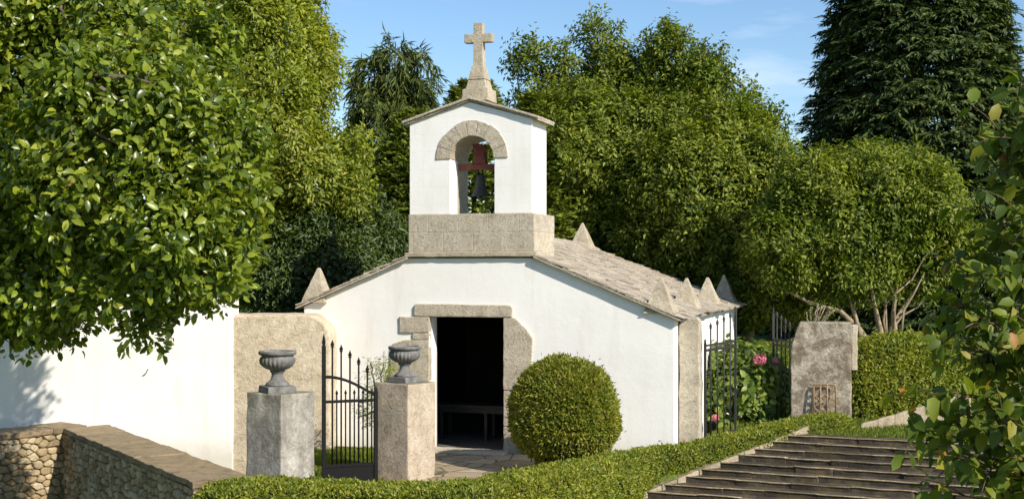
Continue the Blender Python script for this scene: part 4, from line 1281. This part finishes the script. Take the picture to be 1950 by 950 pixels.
# lower rounded tree with pale stems
t5 = tree('strawberry_tree', 'lower rounded evergreen with bare pale stems behind the big clipped hedge', 'tree', P(1690, 690, 28.4),
     [(1650, 390, 28.4, 115, 125, 1.8), (1735, 395, 28.4, 95, 105, 1.6), (1560, 420, 28.2, 115, 130, 1.8), (1490, 480, 28, 95, 105, 1.5), (1785, 460, 28.6, 60, 110, 1.3), (1620, 520, 28.2, 120, 70, 1.4), (1740, 520, 28.8, 70, 60, 1.2)],
     2600, 38, .40, .11, .048, M['leaf_shrub'], M['pale_bark'], .07, P(1688, 640, 28.4), up=.6, rnd=.6, back=.25, fill=.25, nb=6, twig=90, seedn=.3, hi=1.1, bumps=60, bump_r=(.26, .48), shoots=60)
# its visible stems
stm = MB(); b0 = P(1690, 690, 28.4)
for pts, r0 in (([(1712, 660), (1700, 600), (1704, 560), (1738, 530)], .085), ([(1700, 650), (1705, 570), (1692, 535), (1668, 515)], .06), ([(1690, 680), (1672, 610), (1660, 555), (1650, 500)], .10),
                ([(1715, 640), (1722, 590), (1740, 560), (1760, 520)], .05), ([(1664, 668), (1635, 625), (1600, 592), (1540, 575), (1490, 548), (1440, 520)], .10), ([(1640, 640), (1622, 580), (1605, 540), (1580, 480)], .07),
                ([(1704, 565), (1712, 540), (1708, 500)], .04), ([(1735, 535), (1760, 490), (1780, 470)], .035)):
    r0 = r0 * .72
    w = [P(x, y, 27.5 + (0.3 if i % 2 else 0)) - b0 for i, (x, y) in enumerate(pts)]
    stm.tube(w, [max(.012, r0 * (1 - .75 * i / (len(w) - 1))) for i in range(len(w))], 8)
stm.build('stem', M['pale_bark'], t5, smooth=True, fix=False)

# small pruned trees on the lawn behind the gate (pale trunks)
tree('olive_tree', 'pale trunked small tree on the lawn seen through the side gate', 'tree', P(1420, 662, 31.0),
     [(1440, 555, 30, 100, 55, 1.4), (1510, 560, 30, 60, 50, 1.2)], 1500, 13, .28, .11, .04, M['leaf_dark'], M['pale_bark'], .17, P(1424, 600, 30.8), back=.4, fill=.2, nb=10)
tree('pruned_shrub', 'bare pale pruned stems sticking up behind the broad lichened pillar', 'shrub', P(1540, 700, 25.6),
     [(1560, 590, 25.6, 30, 12, .25)], 26, 6, .10, .06, .02, M['leaf_shrub'], M['pale_bark'], .04, P(1545, 640, 25.6), back=1, fill=0, nb=16)

# giant dark conifer and its neighbour
conifer('giant_conifer', 'giant dark green conifer towering at the upper right', (13.6, 42.5, 1.2), 21.5, 4.75, 3600, M['needle_dark'], spray=.95, droop=.30, dens=11, z0=1.2, power=.72, leafL=.34, leafW=.075, sub=8)
conifer('giant_conifer', 'slim dark conifer at the right edge behind the giant one', (20.6, 46, 1.3), 13.0, 2.9, 500, M['needle_dark'], spray=.9, droop=.15, dens=12, z0=1.0, power=.8, leafL=.30, leafW=.07, sub=7)

# the wood behind everything: a continuous dark mass
Cw, Rw = blob_world([(px, 560 + 30 * math.sin(px * .01), 47, 120, 150, 2.5) for px in range(350, 2300, 110)])
pw, nw = clump_points(Cw, Rw, 6000, lo=.8, back=.2)
a, b_, c = sprays(pw, nw, 11, .55, .4, .6)
wo = leaves('far_wood', a, b_, c, .30 * (.7 + .6 * rng.random(len(a))), .14, M['leaf_wood'], None, 0)
tag(wo, 'dark mass of woodland behind the garden trees', 'woodland', kind='stuff')


# ------------------------------------------------------------------ clipped hedges
def surface_leaves(mesh, n, L, W, mat, parent, off=.0, tilt=.6, name='foliage', jitter=.03):
    """leaves scattered over a core mesh's faces"""
    bm = bmesh.new(); bm.from_mesh(mesh); bmesh.ops.triangulate(bm, faces=bm.faces)
    tri = np.array([[list(v.co) for v in f.verts] for f in bm.faces]); nr_ = np.array([list(f.normal) for f in bm.faces]); ar = np.array([f.calc_area() for f in bm.faces])
    bm.free()
    w = ar * (np.where(nr_[:, 2] < -.75, .1, 1))
    i = rng.choice(len(tri), n, p=w / w.sum())
    u, v = rng.random(n), rng.random(n); fl = u + v > 1; u[fl], v[fl] = 1 - u[fl], 1 - v[fl]
    p = tri[i, 0] + (tri[i, 1] - tri[i, 0]) * u[:, None] + (tri[i, 2] - tri[i, 0]) * v[:, None]
    nn = nr_[i]
    lump = np.array([mnoise.noise(Vector(q * 5.0)) + .6 * mnoise.noise(Vector(q * 13.0)) for q in p])
    p = p + nn * (off + jitter * rng.normal(size=n) * np.where(rng.random(n) < .05, 2.6, 1) + .04 * lump)[:, None]
    dr = nz(nn * tilt + rand_unit(n) * .8 + np.array([0, 0, .25]))
    nrm = nz(nn * .7 + np.array([0, 0, .35]) + rand_unit(n) * .6)
    LL = L * (.65 + .7 * rng.random(n))
    return leaves(name, p, dr, nrm, LL, LL * (W / L), mat, parent, 0, fold=.2, droop=.1)


# low hedge sweeping from the gate up along the stairs: back edge points (x, y) and heights of foot and top
hp = [(-3.95, 15.45, -.3, .56), (-3.35, 16.05, -.2, .55), (-2.6, 16.45, -.1, .48), (-1.7, 16.42, -.05, .45), (-.85, 16.45, -.05, .45), (-.25, 17.05, -.08, .45), (.25, 17.75, -.15, .43), (.95, 18.75, -.35, .39),
      (1.73, 19.95, -.42, .33), (2.71, 20.62, -.16, .35), (3.74, 21.12, .1, .49), (4.72, 21.66, .36, .64), (5.62, 22.05, .42, .70)]
hw = [.85, .95, .95, .95, .95, .95, .90, .74, .54, .58, .60, .60, .56]
hp_v = [Vector((a, b, 0)) for a, b, _, _ in hp]
rings = []; sub_n = 6
ptsf = []
for i in range(len(hp) - 1):
    for s in range(sub_n):
        f = s / sub_n
        def cr_(k):
            p0, p1, p2, p3 = [([*hp[max(0, min(len(hp) - 1, i + o))], hw[max(0, min(len(hp) - 1, i + o))]])[k] for o in (-1, 0, 1, 2)]
            return .5 * (2 * p1 + (p2 - p0) * f + (2 * p0 - 5 * p1 + 4 * p2 - p3) * f * f + (3 * p1 - p0 - 3 * p2 + p3) * f ** 3)
        ptsf.append([cr_(k) for k in range(5)])
ptsf.append([*hp[-1], hw[-1]])
hd = tag(empty('low_hedge', (0, 18, 0)), 'long low clipped hedge sweeping from the gate pillars up beside the stairs', 'hedge')
core = MB(); ncs = 10
for i, (x, y, zf, zt, w) in enumerate(ptsf):
    a = ptsf[max(0, i - 1)]; b_ = ptsf[min(len(ptsf) - 1, i + 1)]
    t = Vector((b_[0] - a[0], b_[1] - a[1], 0)).normalized(); nrm = Vector((t.y, -t.x, 0))   # towards the camera side
    endf = 1.0
    if i < 3: endf = (.72, .9, .97)[i]
    if i > len(ptsf) - 4: endf = (.72, .9, .97)[len(ptsf) - 1 - i]
    cs_ = [(0.0, 0.0), (-.02, .6), (.04, .9), (.14, 1.0), (.35, 1.02), (.65, 1.02), (.86, 1.0), (.96, .9), (1.02, .6), (1.0, 0.0)]
    for u, h in cs_:
        wob = .02 * mnoise.noise(Vector((x * 2, y * 2, u * 3)))
        p = Vector((x, y - 18, 0)) + nrm * (w * (.5 + (u - .5) * endf))
        core.v.append((p.x, p.y, zf + (zt - zf) * h * (.6 + .4 * endf) + wob - .03))
for i in range(len(ptsf) - 1):
    for k in range(ncs - 1):
        core.f.append((i * ncs + k, i * ncs + k + 1, (i + 1) * ncs + k + 1, (i + 1) * ncs + k))
core.f.append(tuple(range(ncs))); core.f.append(tuple((len(ptsf) - 1) * ncs + k for k in range(ncs - 1, -1, -1)))
co = core.build('hedge_core', M['soil'], hd)
surface_leaves(co.data, 90000, .052, .022, M['leaf_hedge'], hd, off=.02, tilt=.7, jitter=.011)

# clipped ball
bc = P(1074, 783, 19.9); RB = .835
ball = tag(empty('topiary_ball', (bc.x, bc.y, 0)), 'large clipped green ball bush standing before the chapel front', 'bush')
cm = MB()
prof = [(RB * .94 * math.cos(a) * (1.0 + (.06 if a < -.2 else 0)), bc.z + RB * .94 * math.sin(a)) for a in [R(-62 + 152 * i / 16) for i in range(17)]]
prof = [(.32, .12)] + prof
cm.lathe(prof, 40)
co = cm.build('bush_core', M['soil'], ball, rough=.05, cell=.2, nscale=1.7)
surface_leaves(co.data, 42000, .062, .024, M['leaf_ball'], ball, off=.03, tilt=.9, jitter=.022)
tk = MB()
tk.tube([(0, 0, -.1), (.02, .03, .1), (.01, .04, .4)], [.09, .07, .06], 10)
tk.build('trunk', M['bark'], ball, smooth=True)

# big clipped hedge on the right
bh = P(1735, 720, 25.6)
big = tag(empty('clipped_hedge', (bh.x, bh.y, .2)), 'big sunlit clipped hedge with rounded top right of the broad pillar', 'hedge')
cm = MB()
sec = [(1608, 25.1, 672), (1630, 25.0, 652), (1680, 25.1, 643), (1730, 25.3, 640), (1790, 25.6, 650), (1850, 26.0, 672), (1930, 26.5, 690), (2000, 27, 700)]
ncs = 9
for px, d, ty in sec:
    p = P(px, ty, d)
    for u, h in [(-.05, 0), (-.06, .5), (0, .82), (.12, .95), (.5, 1.0), (1.1, .96), (1.35, .8), (1.4, .4), (1.4, 0)]:
        cm.v.append((p.x - bh.x + .35 * u, p.y - bh.y - .3 + u, (p.z - .2 + .1) * h - .1 - .03))
for i in range(len(sec) - 1):
    for k in range(ncs - 1):
        cm.f.append((i * ncs + k, i * ncs + k + 1, (i + 1) * ncs + k + 1, (i + 1) * ncs + k))
cm.f.append(tuple(range(ncs))); cm.f.append(tuple((len(sec) - 1) * ncs + k for k in range(ncs - 1, -1, -1)))
co = cm.build('hedge_core', M['soil'], big, rough=.03, cell=.25)
surface_leaves(co.data, 52000, .085, .034, M['leaf_hedge'], big, off=.03, tilt=.7, jitter=.03)

# hydrangea bush by the side gate
hy = P(1425, 812, 24.0); hy.z = .25
hyo = tag(empty('hydrangea_bush', hy), 'leafy hydrangea bush with pink flower heads behind the side gate', 'bush')
Ch, Rh = blob_world([(1420, 745, 24.6, 80, 85, .8), (1380, 700, 24.8, 45, 45, .5), (1450, 720, 24.5, 48, 45, .5), (1490, 775, 25.3, 40, 50, .4), (1370, 770, 24.5, 42, 60, .5)])
p, nn = clump_points(Ch, Rh, 520, lo=.7, back=.5, floor=.3)
a, b_, c = sprays(p, nn, 7, .14, .3, .6, .1)
LL = .15 * (.7 + .5 * rng.random(len(a)))
leaves('foliage', a - np.array(hy), b_, c, LL, LL * .68, M['leaf_hydrangea'], hyo, 1, fold=.12, droop=.2)
mb = MB()
for i in rng.choice(len(p), 40, replace=False):
    q = Vector(p[i]) - hy
    mb.tube([(q.x * .2, q.y * .2, -.1), (q.x * .6, q.y * .6, q.z * .6), q], [.014, .01, .006], 5)
mb.build('stem', M['twig'], hyo, smooth=True, fix=False)
for px, py, d, r in ((1447, 684, 23.8, .125), (1478, 688, 24.0, .065), (1484, 704, 24.1, .05), (1362, 795, 23.6, .07), (1425, 668, 24.6, .06)):
    c0 = np.array(P(px, py, d))
    u = rand_unit(150); pos = c0 + u * r * np.array([1, 1, .8])
    tn = nz(np.cross(u, rand_unit(150)))
    leaves('flower_head', pos - np.array(hy), tn, u, .045, .04, M['petal'], hyo, 0, fold=.1, droop=.05)

# little yellow-green shrub behind the pillar
sh = P(722, 870, 20.6); sh.z = 0
tree('wispy_shrub', 'small wispy yellow green shrub behind the pinkish pillar', 'shrub', sh, [(724, 745, 20.6, 34, 58, .4), (735, 712, 20.6, 24, 30, .25), (712, 790, 20.6, 30, 50, .35)],
     150, 9, .14, .06, .014, M['leaf_bright'], M['twig'], .02, P(722, 760, 20.6), back=.8, fill=.3, nb=10, lo=.4, hi=1.12, up=.9, leaf_var=.4)

# ------------------------------------------------------------------ foreground tree at the right edge
def front_tree():
    base = Vector((3.75, 7.9, -.37))
    root = tag(empty('foreground_tree', base), 'nearest tree with large ovate leaves, some turned orange, at the right edge', 'tree')
    rs = random.Random(5)
    mb = MB(); tw = []
    top = Vector((3.35, 7.7, 4.2))
    mb.tube([Vector((0, 0, 0)), Vector((-.05, 0, 1.4)), Vector((-.2, -.1, 2.9)), top - base], [.11, .09, .06, .02], 10)
    tips = [(1905, 200, 7.3), (1880, 255, 7.5), (1930, 300, 7.4), (1865, 330, 7.6), (1900, 400, 7.2), (1850, 420, 7.6), (1790, 500, 7.6), (1840, 520, 7.3), (1760, 590, 7.7), (1820, 610, 7.4),
            (1905, 520, 7.5), (1880, 620, 7.2), (1770, 660, 7.5), (1850, 700, 7.6), (1930, 640, 7.4), (1740, 790, 7.5), (1800, 760, 7.3), (1720, 830, 7.6), (1870, 800, 7.2), (1790, 870, 7.4),
            (1850, 900, 7.6), (1920, 760, 7.5), (1925, 890, 7.3), (1800, 935, 7.5), (1890, 960, 7.4), (1945, 420, 7.3), (1940, 560, 7.6), (1955, 240, 7.6), (1960, 700, 7.2), (1950, 830, 7.6),
            (2040, 260, 7.9), (2120, 340, 8.2), (2180, 480, 7.8), (2090, 520, 8.4), (2200, 640, 8.1), (2060, 620, 8.5), (2140, 760, 7.7), (2230, 820, 8.2), (2070, 850, 8.3), (2160, 930, 8.0), (2020, 420, 8.4), (2010, 740, 8.3),
            (2060, 160, 7.8), (2150, 220, 8.0)]
    for px, py, d in tips:
        t = P(px + 38, py, d)
        zz = max(.4, min(4.1, t.z - .45 - rs.random() * .4))
        s = Vector((-.2 * zz / 3, 0, zz + .37)) + base
        n = 8; pts = []
        for i in range(n + 1):
            f = i / n
            q = s.lerp(t, f); q.z += .12 * math.sin(f * math.pi)
            q += Vector((rs.uniform(-1, 1), rs.uniform(-1, 1), rs.uniform(-1, 1))) * .035
            pts.append(q)
        mb.tube([q - base for q in pts], [max(.0035, .017 * (1 - .85 * i / n)) for i in range(n + 1)], 6)
        for i in range(3, n + 1):
            tw.append((pts[i], (pts[i] - pts[i - 1]).normalized()))
            if i >= 4:
                for _ in range(2):
                    dv = (pts[i] - pts[i - 1]).normalized() * .5 + Vector((rs.gauss(0, 1), rs.gauss(0, 1), rs.gauss(0, .7))) * .6
                    e = pts[i] + dv.normalized() * rs.uniform(.12, .3)
                    mb.tube([pts[i] - base, pts[i].lerp(e, .5) - base + Vector((0, 0, .02)), e - base], [.005, .004, .0025], 5)
                    tw.append((e, dv.normalized())); tw.append((pts[i].lerp(e, .55), dv.normalized()))
    mb.build('trunk', M['twig'], root, smooth=True, fix=False)
    P_ = np.array([list(a) for a, _ in tw]); D_ = np.array([list(b) for _, b in tw])
    k = 3; m = len(P_)
    A_ = np.repeat(D_, k, 0)
    pe = rand_unit(m * k); pe = nz(pe - A_ * (pe * A_).sum(1, keepdims=True))
    pos = np.repeat(P_, k, 0) - A_ * (rng.random(m * k) * .06)[:, None] + pe * .012
    dr = nz(A_ * .45 + pe * .8 + np.array([0, 0, -.3]))
    nr = nz(np.array([.1, -.35, .8]) + rand_unit(m * k) * .65)
    L = .112 * (.6 + .6 * rng.random(m * k))
    leaves('crown', pos - np.array(base), dr, nr, L, L * .64, M['leaf_front'], root, 1, fold=.14, droop=.22)


front_tree()

# ------------------------------------------------------------------ grass
def grass_patch(name, boxes, label):
    pos = []
    for x0, x1, y0, y1, n in boxes:
        pos.append(np.stack([x0 + (x1 - x0) * rng.random(n), y0 + (y1 - y0) * rng.random(n)], 1))
    q = np.concatenate(pos)
    z = np.array([ground_z(a, b) for a, b in q])
    p = np.stack([q[:, 0], q[:, 1], z], 1)
    dr = nz(np.array([0, 0, 1.0]) + rand_unit(len(p)) * .55)
    nr = nz(rand_unit(len(p)) * np.array([1, 1, .2]))
    L = .06 + .06 * rng.random(len(p))
    o = leaves(name, p, dr, nr, L, .012, M['blade'], None, 0, fold=.1, droop=.25)
    tag(o, label, 'grass', kind='stuff')


grass_patch('grass', [(-4.6, -1.9, 17.6, 22.4, 26000), (3.2, 9.5, 22.8, 40, 70000), (5.0, 10, 20.6, 25.5, 36000)], 'short green grass of the garden lawn')
